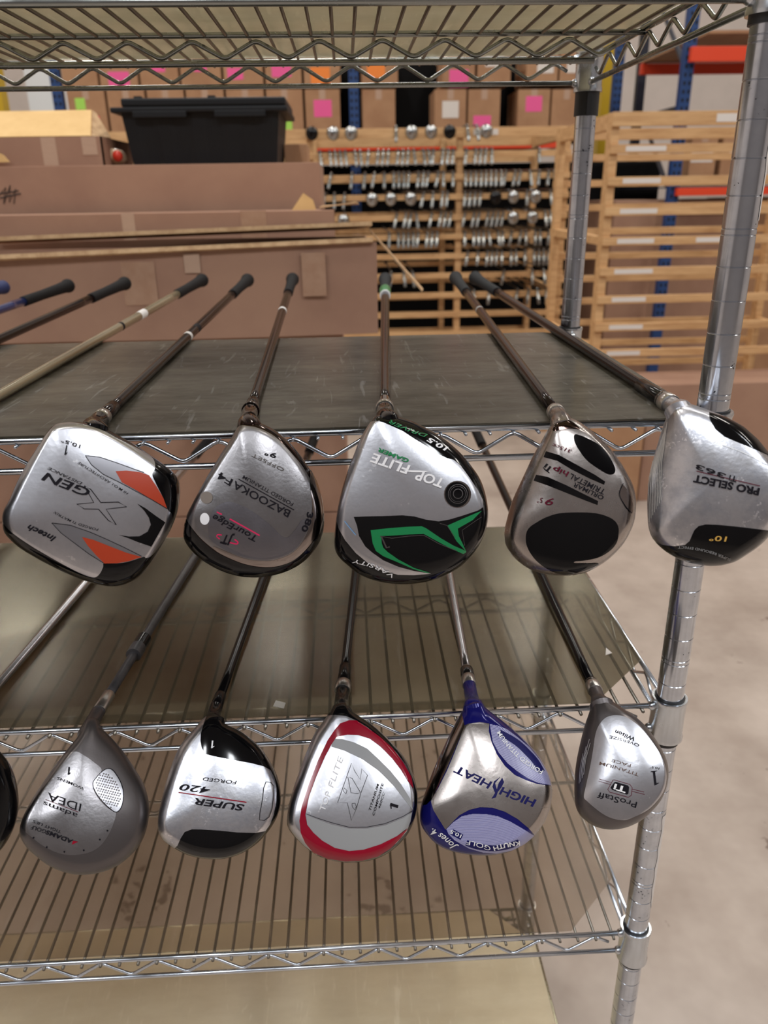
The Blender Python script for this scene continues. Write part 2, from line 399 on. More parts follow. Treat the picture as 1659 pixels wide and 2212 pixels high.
_c.color_ramp.interpolation = 'CONSTANT'; _c.color_ramp.elements[0].color = (*C(60, 58, 130), 1); _c.color_ramp.elements[1].position = .42; _c.color_ramp.elements[1].color = (*C(190, 190, 222), 1)
_n.links.new(_t.outputs['Object'], _m.inputs[0]); _n.links.new(_m.outputs[0], _w.inputs[0]); _n.links.new(_w.outputs['Fac'], _c.inputs[0])
_n.links.new(_c.outputs[0], _n.nodes['Principled BSDF'].inputs['Base Color']); _n.nodes['Principled BSDF'].inputs['Roughness'].default_value = .3

def PTS(s): return [tuple(float(v) for v in p.split(',')) for p in s.split()]
def capheight():
    c = bpy.data.curves.new('t', 'FONT'); c.body = 'H'; o = bpy.data.objects.new('t', c); COL.objects.link(o)
    bpy.context.view_layer.update(); me = bpy.data.meshes.new_from_object(o); h = max(v.co.y for v in me.vertices)
    bpy.data.objects.remove(o); bpy.data.meshes.remove(me); return h
CAP = capheight()

class Head:
    def __init__(s, root, O, sil, sole, ctr, dist, body, dome=.006, skirt=.020, crown=.036, tilt=(0, 0), name='club_head', facep=2.0):
        s.root = root; s.ox, s.oy, s.sc = O
        s.ctr = s.full(ctr); d = ray(*s.ctr).normalized()
        s.O = CAM + d*dist
        n = -d; e1 = (rgt - n*rgt.dot(n)).normalized(); e2 = n.cross(e1)
        n = (n + e1*tilt[0] + e2*tilt[1]).normalized(); e1 = (e1 - n*e1.dot(n)).normalized(); e2 = n.cross(e1)
        s.n, s.e1, s.e2 = n, e1, e2; s.h0 = dome; s.zs = skirt; s.layer = 1; s.facep = facep
        N = 160; s.N = N
        sil = spline([s.full(p) for p in PTS(sil)], 5)
        sole = spline([s.full(p) for p in PTS(sole)], 5) if sole else None
        A = s.polar([s.plane(p, -skirt) for p in sil], N)
        B = s.polar([s.plane(p, 0) for p in sole], N) if sole else [r*.93 for r in A]
        B = [min(b, a-.0012) for a, b in zip(A, B)]
        s.R2 = A; s.R1 = B
        bm = bmesh.new(); rings = []
        prof = [(k/9, None) for k in range(1, 10)]
        hs = []
        for k in range(1, 10): rings.append([s.local(*s.pol(i, B[i]*k/9), s.hgt_i(i, B[i]*k/9)) for i in range(N)])
        for k in range(1, 9):
            t = math.sin(k/8*PI/2)
            rings.append([s.local(*s.pol(i, B[i]+(A[i]-B[i])*t), s.hgt_i(i, B[i]+(A[i]-B[i])*t)) for i in range(N)])
        for k in range(1, 8):
            a = k/8*PI/2
            rings.append([s.local(*s.pol(i, A[i]*math.cos(a)**.75), -skirt-crown*math.sin(a)) for i in range(N)])
        c0 = bm.verts.new(s.local(0, 0, dome)); c1 = bm.verts.new(s.local(0, 0, -skirt-crown))
        rv = [[bm.verts.new(p) for p in r] for r in rings]
        for i in range(N):
            j = (i+1) % N
            bm.faces.new((c0, rv[0][i], rv[0][j])); bm.faces.new((c1, rv[-1][j], rv[-1][i]))
            for a, b in zip(rv, rv[1:]): bm.faces.new((a[i], b[i], b[j], a[j]))
        s.bm = bm; s.body = body; s.name = name; s.ob = None
    def hosel(s, F, base, r0=.0066, rb=.016, depth=.016, d0=None):
        """neck from the ferrule down into the head"""
        bp = s.plane3(s.full(base), -depth)
        mid = F + (-d0)*(bp-F).length*.45
        pts = []; rs = []
        for k in range(13):
            t = k/12; pts.append(F*(1-t)**2 + mid*2*t*(1-t) + bp*t*t); rs.append(r0 + (rb-r0)*t**2.2)
        inner = bp + (s.O - s.n*.02 - bp)*.35; pts.append(inner); rs.append(rb*1.05)
        tube(s.bm, pts, rs, 24)
    def finish(s):
        s.ob = obj(s.name, s.bm, s.body, s.root, True, .9); return s.ob
    def full(s, p): return (s.ox+p[0]/s.sc, s.oy+p[1]/s.sc)
    def plane(s, px, h):
        v = s.plane3(px, h) - s.O; return (v.dot(s.e1), v.dot(s.e2))
    def plane3(s, px, h):
        d = ray(*px); o = s.O + s.n*h; t = (o-CAM).dot(s.n)/d.dot(s.n); return CAM + d*t
    def polar(s, P, N):
        R = []
        for i in range(N):
            a = 2*PI*i/N; c, sn = math.cos(a), math.sin(a); best = 0
            for p, q in zip(P, P[1:]+P[:1]):
                x1 = p[0]*c+p[1]*sn; y1 = -p[0]*sn+p[1]*c; x2 = q[0]*c+q[1]*sn; y2 = -q[0]*sn+q[1]*c
                if (y1 <= 0 < y2) or (y2 <= 0 < y1):
                    x = x1 + (x2-x1)*(-y1)/(y2-y1)
                    if x > best: best = x
            R.append(best or .03)
        return R
    def pol(s, i, r): a = 2*PI*i/s.N; return (r*math.cos(a), r*math.sin(a))
    def local(s, u, v, h): return s.O + s.e1*u + s.e2*v + s.n*h
    def hf(s, r, R1, R2):
        if r <= R1: return s.h0*(1-(r/R1)**2.4)
        t = min(1, (r-R1)/(R2-R1)); q = 1-(1-t**s.facep)**.5
        return -s.zs*(q*.85 + .15*t)
    def hgt_i(s, i, r): return s.hf(r, s.R1[i % s.N], s.R2[i % s.N])
    def RR(s, u, v):
        a = (math.atan2(v, u)/(2*PI) % 1)*s.N; i = int(a) % s.N; f = a-int(a); j = (i+1) % s.N
        return s.R1[i]*(1-f)+s.R1[j]*f, s.R2[i]*(1-f)+s.R2[j]*f
    def surf(s, px, lift):
        """where the line of sight through a pixel meets the head, lifted a hair off it"""
        d = ray(*px); t0 = (s.O + s.n*(s.h0+.001) - CAM).dot(s.n)/d.dot(s.n); t1 = (s.O - s.n*s.zs - CAM).dot(s.n)/d.dot(s.n)
        def g(t):
            v = CAM + d*t - s.O; u_, v_, h = v.dot(s.e1), v.dot(s.e2), v.dot(s.n); R1, R2 = s.RR(u_, v_)
            return h - s.hf(math.hypot(u_, v_), R1, R2), u_, v_
        a, b = t0, t1
        for _ in range(13):
            m = (a+b)/2
            if g(m)[0] > 0: a = m
            else: b = m
        _, u, v = g((a+b)/2); r = math.hypot(u, v); R1, R2 = s.RR(u, v)
        lim = R2*.992
        if r > lim: u *= lim/r; v *= lim/r; r = lim
        e = .0004; H = s.hf(r, R1, R2)
        def hh(u, v): a_, b_ = s.RR(u, v); return s.hf(min(math.hypot(u, v), b_*.998), a_, b_)
        gu = (hh(u+e, v)-H)/e; gv = (hh(u, v+e)-H)/e
        gl = math.hypot(gu, gv)
        if gl > 2.5: gu *= 2.5/gl; gv *= 2.5/gl
        nn = (s.n - s.e1*gu - s.e2*gv).normalized()
        return s.local(u, v, H) + nn*lift
    def mapmesh(s, bm, lift, name, mt, L=16, full=False):
        for _ in range(7):
            es = [e for e in bm.edges if e.calc_length() > L]
            if not es: break
            bmesh.ops.subdivide_edges(bm, edges=es, cuts=1)
            bmesh.ops.triangulate(bm, faces=[f for f in bm.faces if len(f.verts) > 3])
        for v in bm.verts:
            px = (v.co.x, v.co.y) if full else s.full((v.co.x, v.co.y))
            v.co = s.surf(px, lift)
        bm.normal_update()
        for f in bm.faces:
            if f.normal.dot(s.n) < 0: f.normal_flip()
        o = obj(name, bm, mt, s.ob, True); return o
    def patch(s, name, pts, mt, smooth=True, layer=1, holes=None, label=None):
        P = PTS(pts) if isinstance(pts, str) else pts
        if smooth: P = spline(P, 4)
        bm = bmesh.new(); vs = [bm.verts.new((x, y, 0)) for x, y in P]
        for t in tessellate_polygon([[Vector((x, y, 0)) for x, y in P]]):
            try: bm.faces.new([vs[i] for i in t])
            except ValueError: pass
        o = s.mapmesh(bm, .0002*layer, name, mt, L=3.2*s.sc)
        if label: o['label'] = label
        return o
    def ring(s, c, r, w): return None
    def lines(s, name, segs, mt, layer=4):
        """segs: list of (points, width, closed)"""
        bm = bmesh.new()
        for P, w, cl in segs:
            P = PTS(P) if isinstance(P, str) else P
            n = len(P); L_ = []; R_ = []
            for i, p in enumerate(P):
                a = P[(i-1) % n] if (cl or i > 0) else p; b = P[(i+1) % n] if (cl or i < n-1) else p
                dx, dy = b[0]-a[0], b[1]-a[1]; l = math.hypot(dx, dy) or 1
                L_.append(bm.verts.new((p[0]-dy/l*w/2, p[1]+dx/l*w/2, 0))); R_.append(bm.verts.new((p[0]+dy/l*w/2, p[1]-dx/l*w/2, 0)))
            for i in range(n if cl else n-1):
                j = (i+1) % n; bm.faces.new((L_[i], L_[j], R_[j], R_[i]))
        return s.mapmesh(bm, .0002*layer, name, mt, L=3.2*s.sc)
    def disc(s, name, c, rx, ry, mt, layer=2):
        return s.patch(name, [(c[0]+rx*math.cos(a*PI/12), c[1]+ry*math.sin(a*PI/12)) for a in range(24)], mt, False, layer)
    def text(s, items, mt, layer=5, name='lettering'):
        """items: (string, start, end, cap height[, bend px][, shear][, weight]) in crop pixels along the baseline"""
        for it in items:
            bm = bmesh.new(); st, a, b, h = it[:4]; bend = it[4] if len(it) > 4 else 0; shear = it[5] if len(it) > 5 else 0; wt = it[6] if len(it) > 6 else .0
            c = bpy.data.curves.new('t', 'FONT'); c.body = st; c.offset = wt*.75 + .002; c.resolution_u = 3; c.shear = shear
            o = bpy.data.objects.new('t', c); COL.objects.link(o); bpy.context.view_layer.update()
            me = bpy.data.meshes.new_from_object(o)
            x0 = min(v.co.x for v in me.vertices); x1 = max(v.co.x for v in me.vertices)
            dx, dy = b[0]-a[0], b[1]-a[1]; l = math.hypot(dx, dy); ex = (dx/l, dy/l); ey = (ex[1], -ex[0])
            vm = []
            for v in me.vertices:
                t = (v.co.x-x0)/(x1-x0); y = v.co.y/CAP*h
                off = 4*bend*t*(1-t); sl = 4*bend*(1-2*t)/l    # arc: offset along ey
                tx, ty = ex[0]+ey[0]*sl, ex[1]+ey[1]*sl; q = math.hypot(tx, ty); tx /= q; ty /= q
                nx, ny = ty, -tx
                vm.append(bm.verts.new((a[0]+dx*t+ey[0]*off+nx*y, a[1]+dy*t+ey[1]*off+ny*y, 0)))
            for p in me.polygons:
                try: bm.faces.new([vm[i] for i in p.vertices])
                except ValueError: pass
            bpy.data.objects.remove(o); bpy.data.meshes.remove(me)
            bmesh.ops.triangulate(bm, faces=bm.faces[:])
            s.mapmesh(bm, .0002*layer, name, mt, L=4*s.sc)

def one(H, c, h, ex, mt, w=.2, serif=False):
    """figure 1: c = foot centre, ex = unit reading direction, in crop pixels"""
    ey = (ex[1], -ex[0]); g = [(-w/2, 0), (w/2, 0), (w/2, 1), (-w*.2, 1), (-w*1.5, .74), (-w*1.5, .66), (-w/2, .78)]
    if serif: g = [(-.22, 0), (.22, 0), (.22, .035), (w/2, .07), (w/2, 1), (-.05, .97), (-.24, .88), (-.24, .85), (-w/2, .87), (-w/2, .07), (-.22, .035)]
    H.patch('lettering', [(c[0]+ex[0]*x*h+ey[0]*y*h, c[1]+ex[1]*x*h+ey[1]*y*h) for x, y in g], mt, False, 5)

def shaft(root, F, G, mt, gm=None, fer=None, ferl=.012, gripl=.26, r0=.0045, r1=.0074, bands=(), gr=.0105):
    """shaft from the ferrule point F to the butt end G, with ferrule, coloured bands and rubber grip"""
    d = (G-F).normalized(); L_ = (G-F).length
    bm = bmesh.new(); n = 14
    tube(bm, [F+d*(L_-gripl)*k/n for k in range(n+1)], [r0+(r1-r0)*k/n for k in range(n+1)], 18)
    sh = obj('shaft', bm, mt, root, True)
    x = 0
    for (l, r, m) in (fer or []):
        bm = bmesh.new(); tube(bm, [F+d*x, F+d*(x+.0006), F+d*(x+l-.0006), F+d*(x+l)], [r*.95, r, r*.97, r*.9], 24)
        obj('ferrule', bm, m, root, True, .8); x += l
    for (a, b, m, k) in bands:
        bm = bmesh.new(); ra = (r0+(r1-r0)*a/(L_-gripl))*k; tube(bm, [F+d*a, F+d*b], [ra, ra*1.01], 18)
        obj('shaft_band', bm, m, sh, True, .8)
    bm = bmesh.new(); g0 = L_-gripl
    prof = [(0, r1*1.12), (.004, r1*1.22), (.10, gr*.86), (.19, gr*1.0), (gripl-.022, gr*1.14), (gripl-.008, gr*1.34), (gripl-.002, gr*1.34), (gripl, gr*1.2)]
    tube(bm, [F+d*(g0+a) for a, _ in prof], [r for _, r in prof], 24)
    gp = obj('grip', bm, gm or MT['rubber'], root, True, .9)
    bm = bmesh.new(); tube(bm, [F+d*(L_-.0005), F+d*(L_+.0012)], [gr*.8, gr*.6], 20)
    obj('grip_cap', bm, MT['plastic_black'], gp, True, .9)

Z1 = -.1405; Z2 = -.4255; ZG1 = -.1375; ZG2 = -.423
def club(label, fpx, gpx, upper=True, group=None, glen=None):
    F = at(*fpx, Z=Z1 if upper else Z2)
    if glen: F2 = at(*gpx, Z=ZG1 if upper else ZG2); G = F + (F2-F).normalized()*glen
    else: G = at(*gpx, Z=ZG1 if upper else ZG2)
    r = thing('golf_club', F, label, 'golf club', group or ('drivers on the upper shelf' if upper else 'drivers on the lower shelf'))
    return r, F, G, (G-F).normalized()

# ---- 1: square silver head with two orange-red wedges
r, F, G, d = club('silver square-headed driver with two orange-red wedges, on the upper shelf', (214, 908), (535, 605))
H = Head(r, (0, 880, 3.95), '470,150 620,128 760,135 870,170 1000,235 1150,320 1290,415 1400,490 1480,560 1525,630 1537,720 1522,850 1490,960 1440,1070 1370,1190 1290,1320 1200,1430 1110,1490 1010,1522 900,1522 760,1490 600,1430 450,1360 300,1280 170,1200 80,1120 35,1060 18,970 30,880 80,790 140,650 230,480 330,330 400,215',
  '480,200 640,180 780,200 900,250 1050,330 1200,430 1330,530 1410,640 1440,760 1420,900 1380,1040 1300,1180 1210,1310 1100,1400 960,1430 800,1410 600,1330 420,1240 260,1150 150,1070 100,980 110,880 170,740 260,560 350,380 420,260', (760, 820), .605, BLK)
H.hosel(F, (815, 175), .0072, .0095, .014, d); H.finish()
H.patch('sole_plate', '500,135 640,132 760,160 880,200 1000,265 1150,340 1260,400 1312,450 1322,520 1298,572 1330,650 1390,770 1430,872 1462,905 1468,960 1440,1060 1370,1170 1295,1262 1245,1285 1222,1275 1100,1315 1000,1330 890,1330 880,1360 850,1420 800,1450 700,1420 560,1350 400,1260 250,1170 120,1080 50,1015 22,960 35,880 85,790 145,650 235,480 335,330 410,215', SIL, True, 1)
FIN = mat('grey_recess', C(158, 158, 164), .35, .9)
H.patch('fin_recess', '728,412 850,425 1000,475 1150,530 1225,556 1270,580 1425,865 1300,790 1150,700 1020,640 880,570 780,490', FIN, False, 2)
H.patch('fin_recess', '442,985 600,1005 760,1060 900,1120 1050,1190 1210,1270 1110,1312 1000,1330 888,1330 760,1250 640,1160 520,1070', FIN, False, 2)
H.patch('orange_wedge', '985,545 1080,540 1200,555 1270,580 1330,670 1390,770 1425,865 1300,790 1150,700 1040,640', RED, False, 3)
H.patch('orange_wedge', '700,1105 800,1130 950,1190 1080,1240 1205,1275 1100,1310 1000,1328 890,1330 820,1260 750,1180', RED, False, 3)
H.patch('black_chevron', '1172,822 1240,860 1320,920 1408,980 1350,1080 1290,1188 1180,1150 1080,1110 1012,1088 1100,1102 1190,1100 1260,1060 1287,1000 1270,940 1230,880', BLK, False, 3)
H.lines('outline', [('720,668 775,700 860,812 1010,808 1080,848 905,868 992,1002 925,965 840,868 720,866 655,826 800,812', 7, True),
  ('728,412 850,425 1000,475 1150,530 1225,556', 4, False), ('728,412 780,490 880,570 1020,640 1300,790 1425,865', 4, False),
  ('442,985 600,1005 760,1060 900,1120 1050,1190 1210,1270', 4, False), ('442,985 520,1070 640,1160 760,1250 888,1330', 4, False)], INKM)
H.text([('GEN', (775, 702), (378, 548), 72, 0, .2, .02), ('10.5°', (690, 322), (528, 270), 27, 0, 0, .01), ('Intech', (482, 1108), (248, 998), 46, 0, .3, .03)], INKM)
one(H, (572, 325), 84, (-.98, -.2), INKM, .13); H.text([('DISTANCE', (706, 642), (412, 505), 24, 0, .3), ('HI M.O.I. ARCHITECTURE', (1096, 730), (672, 460), 20, 0, .2), ('FORGED TI MATRIX', (842, 1034), (464, 882), 20, 18, .2)], INKM)
shaft(r, F, G, SH_BR, fer=[(.004, .0072, FERB), (.010, .0073, FER), (.03, .0062, SH_BR)], bands=((.40, .412, WHT, 1.06), (.46, .60, INKM, 1.01)))

# ---- 2: satin grey driver with white dot
r, F, G, d = club('satin grey driver with a white dot and pink underlined script, on the upper shelf', (541, 888), (632, 603))
H = Head(r, (370, 880, 4.74), '720,150 680,210 620,320 540,430 460,560 380,690 290,850 210,1000 155,1130 128,1250 130,1340 170,1420 240,1500 340,1580 460,1650 600,1705 740,1735 900,1740 1060,1715 1200,1670 1340,1590 1450,1480 1530,1350 1560,1220 1562,1080 1540,920 1490,770 1420,640 1330,500 1220,370 1110,270 1000,200 880,150 800,130',
  '720,260 860,260 980,310 1100,400 1220,540 1330,700 1410,880 1440,1060 1420,1200 1350,1340 1230,1450 1080,1520 920,1540 760,1510 600,1440 460,1350 340,1260 260,1150 250,1060 300,930 400,750 500,590 600,440 670,320', (850, 950), .595, BLKCH, crown=.028)
H.hosel(F, (800, 190), .0068, .0095, .014, d); H.finish()
H.patch('crown_edge', '128,1180 170,1150 240,1280 340,1385 470,1485 620,1560 780,1615 950,1640 1110,1625 1250,1560 1380,1460 1470,1340 1530,1210 1562,1080 1562,1220 1530,1350 1450,1480 1340,1590 1200,1670 1060,1716 900,1742 740,1737 600,1707 460,1652 340,1582 240,1502 170,1422 130,1340', BLK, True, 1)
H.patch('sole_plate', '690,200 800,196 890,215 1020,275 1130,365 1240,485 1340,605 1430,760 1495,900 1528,1060 1515,1200 1460,1330 1370,1450 1250,1555 1100,1615 950,1628 780,1603 620,1548 470,1472 340,1372 240,1265 160,1130 215,1000 295,850 385,690 465,560 545,430 620,320', SATIN, True, 2)
H.patch('sole_rim', '1420,640 1490,770 1530,920 1540,1060 1520,1210 1465,1335 1372,1455 1250,1560 1100,1618 950,1630 780,1606 620,1550 470,1474 430,1420 560,1470 750,1545 950,1570 1110,1545 1260,1470 1370,1330 1420,1180 1440,1000 1420,820', MIRROR, True, 3)
H.patch('dark_satin_panel', '1160,1332 1000,1190 800,1045 640,975 560,970 460,1020 400,1110 378,1220 400,1350 560,1460 750,1535 950,1560 1110,1535 1250,1465 1340,1350 1400,1180 1340,1150 1260,1260', SATIND, True, 3)  # darker satin finish on the sole
H.disc('worn_dot', (365, 925), 62, 62, DULL, 4); H.disc('white_dot', (345, 1140), 48, 60, WHT, 4)
H.lines('underline', [('905,1310 600,1140', 14, False), ('520,1096 468,1070', 14, False)], PINKL)
H.lines('underline', [('1255,1050 690,735', 9, False)], INKM)
H.lines('logo_arc', [(spline(PTS('520,1305 480,1300 470,1320 500,1345'), 4, False), 12, False), (spline(PTS('650,1350 682,1375 670,1395 600,1380'), 4, False), 14, False)], PINKL)
H.text([('9°', (1082, 480), (965, 440), 46, 0, .1, .02), ('BAZOOKA', (1228, 1062), (655, 752), 74, 0, -.05, .012), ('F4', (640, 745), (502, 660), 72, 0, -.05, .012), ('FORGED TITANIUM', (1252, 980), (745, 695), 36), ('TourEdge', (885, 1320), (440, 1092), 62, 0, .15, .015), ('380', (1392, 1070), (1322, 1250), 58, 14, 0, .03), ('JT', (645, 1325), (520, 1295), 92, 0, .2, .03)], INKM)
H.text([('OFFSET', (1160, 630), (835, 470), 34)], INKG)
shaft(r, F, G, SH_BR, fer=[(.003, .0078, SH_BR), (.008, .0072, FERB), (.02, .006, SH_BR)], bands=((.60, .615, WHT, 1.05),))

# ---- 3: silver and black driver with green chevrons
r, F, G, d = club('silver and black driver with green chevrons and a round sole screw, on the upper shelf', (831, 884), (832, 603))
H = Head(r, (700, 860, 4.366), '500,160 450,215 400,280 340,390 280,540 220,700 170,860 130,1040 110,1180 98,1330 105,1430 150,1510 240,1590 330,1660 450,1710 600,1745 760,1755 920,1740 1070,1700 1200,1640 1320,1560 1420,1450 1500,1310 1540,1170 1545,1050 1520,900 1470,760 1390,640 1300,530 1190,430 1080,350 960,280 840,220 720,180 620,155',
  '500,230 600,240 740,300 900,390 1060,500 1200,620 1320,760 1410,900 1450,1040 1440,1180 1390,1320 1300,1430 1180,1520 1040,1590 880,1620 720,1610 560,1560 420,1490 300,1400 220,1300 190,1180 200,1040 240,860 300,680 370,480 430,320', (840, 920), .582, BLK, crown=.028)
H.hosel(F, (590, 205), .0070, .0095, .012, d); H.finish()
H.patch('sole_plate', '440,225 490,215 560,230 640,265 740,310 860,390 960,450 1080,530 1160,568 1220,582 1290,640 1370,750 1450,870 1495,960 1495,1030 1450,1060 1300,1110 1180,1145 1080,1162 960,1145 850,1115 740,1105 550,1112 400,1115 280,1120 310,1200 330,1300 390,1400 460,1460 560,1530 700,1590 850,1630 1010,1655 850,1668 700,1665 560,1630 420,1560 300,1460 200,1340 140,1230 118,1150 140,1000 190,840 250,640 310,470 370,330', SIL, False, 1)
H.patch('green_chevron', '440,1245 620,1225 800,1212 920,1208 960,1225 1100,1320 1220,1390 1338,1440 1335,1455 1310,1468 1180,1410 1050,1340 940,1280 800,1285 650,1295 540,1300 545,1370 560,1410 600,1450 700,1520 850,1600 1000,1645 960,1645 840,1610 680,1540 560,1490 490,1440 460,1370', GRN, False, 2)
H.patch('green_chevron', '1165,1200 1300,1140 1485,1062 1400,1150 1260,1230 1270,1300 1310,1380 1335,1440 1250,1350 1200,1270', GRN, False, 2)
H.disc('screw_recess', (1258, 908), 128, 128, MIRROR, 2); H.disc('sole_screw', (1252, 910), 112, 118, BLK, 3)
_c = lambda cx, cy, r_: [(cx+r_*math.cos(a*PI/16), cy+r_*math.sin(a*PI/16)) for a in range(32)]
H.lines('screw_ring', [(_c(1258, 905, 88), 5, True), (_c(1260, 903, 44), 6, True), (_c(1258, 905, 72), 3, True)], GREYM, 5)
H.lines('chamfer', [('530,1300 640,1320 800,1300 940,1292 1080,1370 1250,1440', 6, False), ('540,1300 590,1410 620,1400', 14, False), ('1090,1180 1160,1200 1230,1310', 5, False), ('1480,1120 1300,1245 1325,1390', 5, False)], GREYM, 3)
H.lines('blue_scuff', [('195,1160 250,1230 300,1290', 9, False)], mat('blue_scuff_paint', C(110, 150, 190), .5), 3)
H.patch('logo_swoosh', '745,680 900,684 1000,690 940,702 830,700 770,692', WHT, False, 4)
H.text([('TOP', (1136, 770), (872, 686), 84, -6, .15, .03), ('FLITE', (815, 640), (462, 518), 84, 0, .1, .03), ('10.5', (1168, 472), (985, 372), 40, 4, .2, .035)], WHT)
H.text([('GAMER', (803, 578), (518, 468), 36, 0, .15, .035), ('DRIVER', (975, 350), (622, 212), 30, 8, .3, .0)], GRN)
H.text([('VARSITY', (662, 1660), (272, 1512), 34, -22, .2, .0)], WHT)
shaft(r, F, G, SH_BR, fer=[(.008, .0080, FER), (.002, .007, FERB)], bands=((.02, .19, mat('smoked_shaft', C(70, 56, 50), .1, .5, coat=.6), 1.01),), gm=MT['rubber_grey'])
_d = (G-F).normalized(); bm = bmesh.new(); _q = (G-F).length-.26; tube(bm, [F+_d*(_q-.02), F+_d*(_q-.002), F+_d*(_q+.06), F+_d*(_q+.061)], [.0077, .0100, .0108, .009], 24); obj('grip_band', bm, GRN, r, True, .9)
bm = bmesh.new(); tube(bm, [F+_d*(_q-.024), F+_d*(_q-.018)], [.0098, .0098], 24); obj('grip_band', bm, WHT, r, True, .9)

# ---- 4: two-channel titanium driver
r, F, G, d = club('brushed titanium driver with black ovals and two black channels, on the upper shelf', (1203, 894), (984, 600))
H = Head(r, (1060, 860, 4.88), '660,255 600,340 520,480 440,620 370,770 290,940 220,1100 175,1260 148,1380 145,1480 165,1560 230,1660 330,1750 430,1810 560,1850 700,1868 840,1868 980,1845 1120,1780 1250,1690 1370,1570 1450,1450 1510,1310 1530,1180 1530,1050 1500,920 1430,780 1350,650 1250,520 1150,420 1060,340 950,260 860,215 780,200',
  '675,320 760,300 880,320 1000,370 1130,470 1240,590 1340,730 1410,860 1440,1000 1440,1150 1420,1300 1360,1430 1270,1560 1150,1670 1010,1740 850,1780 700,1770 540,1720 400,1640 280,1530 240,1420 260,1290 320,1160 390,1030 450,870 520,700 600,500', (830, 1060), .605, WARM, facep=1.5)
H.hosel(F, (740, 255), .0066, .0085, .013, d); H.finish()
H.patch('dark_neck_patch', '655,345 690,265 740,225 800,225 870,260 940,325 860,322 760,330', BLKCH, True, 1)  # dark patch round the hosel
H.patch('black_oval', '885,385 960,400 1050,440 1150,500 1230,590 1290,690 1312,760 1292,800 1230,798 1130,740 1020,660 940,560 885,460', BLK, True, 2)
H.patch('black_oval', '500,1300 600,1250 720,1215 880,1205 1050,1208 1180,1230 1290,1280 1342,1350 1345,1440 1320,1530 1250,1610 1130,1680 980,1712 890,1720 885,1740 1000,1742 1140,1745 1000,1810 850,1850 720,1850 600,1800 480,1710 400,1600 370,1490 395,1380', BLK, True, 2)
H.patch('black_channel', '585,560 720,600 900,700 1100,810 1205,880 1195,912 1050,850 850,750 700,660 558,622', BLK, False, 2)
H.patch('black_channel', '480,808 600,830 800,920 1000,1020 1132,1085 1125,1127 1000,1080 800,1000 600,920 453,870', BLK, False, 2)
H.patch('rear_scoop', '1390,915 1358,1010 1400,1110 1475,1212 1500,1150 1460,1010', MIRROR, True, 2)
H.lines('outline', [(spline(PTS('1395,900 1355,1010 1400,1110 1478,1215'), 4, False), 6, False)], INKM)
H.text([('TRIMETAL', (1210, 968), (846, 792), 56, 0, .1, .01), ('Ti', (655, 738), (590, 688), 66, 0, .05, .02), ('ORLIMAR', (1195, 1035), (885, 888), 46, 0, .1, .01)], INKM)
H.text([('hip', (828, 780), (668, 722), 54, 0, .1, .012), ('315cc', (858, 548), (658, 478), 34, 0, .2), ('9', (668, 1058), (578, 1050), 74, 0, .3), ('5°', (552, 1052), (488, 1054), 48, 0, .2)], INKMR)
shaft(r, F, G, SH_BR, fer=[(.009, .0075, FER)], bands=((.60, .70, GREYP, 1.005),), gm=MT['rubber_grey'])

# ---- 5: silver driver at the post
r, F, G, d = club('scratched silver driver with black corner panels, hanging in front of the corner post', (1449, 874), (1026, 600))
H = Head(r, (1370, 840, 5.53), '430,250 390,330 320,520 250,760 200,960 170,1150 155,1350 160,1550 170,1650 210,1770 280,1850 370,1930 500,2010 640,2065 800,2100 920,2112 1050,2100 1200,2060 1350,1970 1480,1880 1600,1760 1700,1600 1760,1400 1780,1200 1750,1000 1690,870 1600,760 1480,610 1300,450 1100,340 900,260 700,190 560,180',
  '520,260 700,270 900,330 1080,420 1240,530 1400,680 1530,840 1630,1000 1680,1180 1670,1380 1600,1560 1490,1720 1340,1840 1180,1930 1000,1970 820,1960 640,1920 480,1860 370,1780 310,1680 330,1560 390,1350 430,1100 460,800 480,560 490,380', (960, 1120), .585, SILW, facep=1.5)
H.hosel(F, (510, 240), .0072, .009, .012, d); H.finish()
H.patch('black_corner_panel', '893,283 1100,342 1300,452 1480,612 1600,765 1660,860 1590,785 1450,722 1250,642 1080,570 970,480 910,380', BLK, False, 2)
H.patch('black_corner_panel', '225,1805 330,1868 480,1884 600,1870 660,1820 690,1750 720,1685 770,1640 850,1620 1000,1625 1300,1655 1640,1700 1700,1610 1600,1770 1480,1890 1350,1975 1200,2063 1050,2103 920,2114 800,2103 640,2068 500,2013 370,1933 280,1853', BLK, False, 2)
H.lines('score_lines', [([(400-k*24, 420+k*66-abs(k-4)*6), (330-k*22, 900+k*30), (322-k*19, 1250+k*18), (330-k*20, 1330+k*36)], 7, False) for k in range(8)], SCOR, 3)
H.lines('underline', [('1500,1160 745,982', 9, False)], INKMR)
H.lines('ridge', [('1050,670 1250,740 1430,820 1600,910', 5, False)], SCOR)
H.text([('PRO SELECT', (1498, 1190), (722, 1028), 84, 0, 0, .045), ('Ti', (1232, 1052), (1140, 1030), 66, 0, 0, .02), ('363', (1098, 1020), (748, 898), 58, 0, 0, .02)], INKM)
H.text([('10°', (1110, 1762), (898, 1748), 58, 0, .1, .02)], GLDL)
H.text([('SUPER REBOUND EFFECT', (1152, 2020), (528, 1870), 28, -32)], GREYP)
shaft(r, F, G, SH_BR, fer=[(.012, .0088, FER), (.006, .0082, FERB), (.055, .0066, SH_BK)], bands=((.06, .24, mat('clear_silver_shaft', C(120, 104, 96), .12, .6, coat=.6), 1.01),), gm=MT['rubber_grey'])

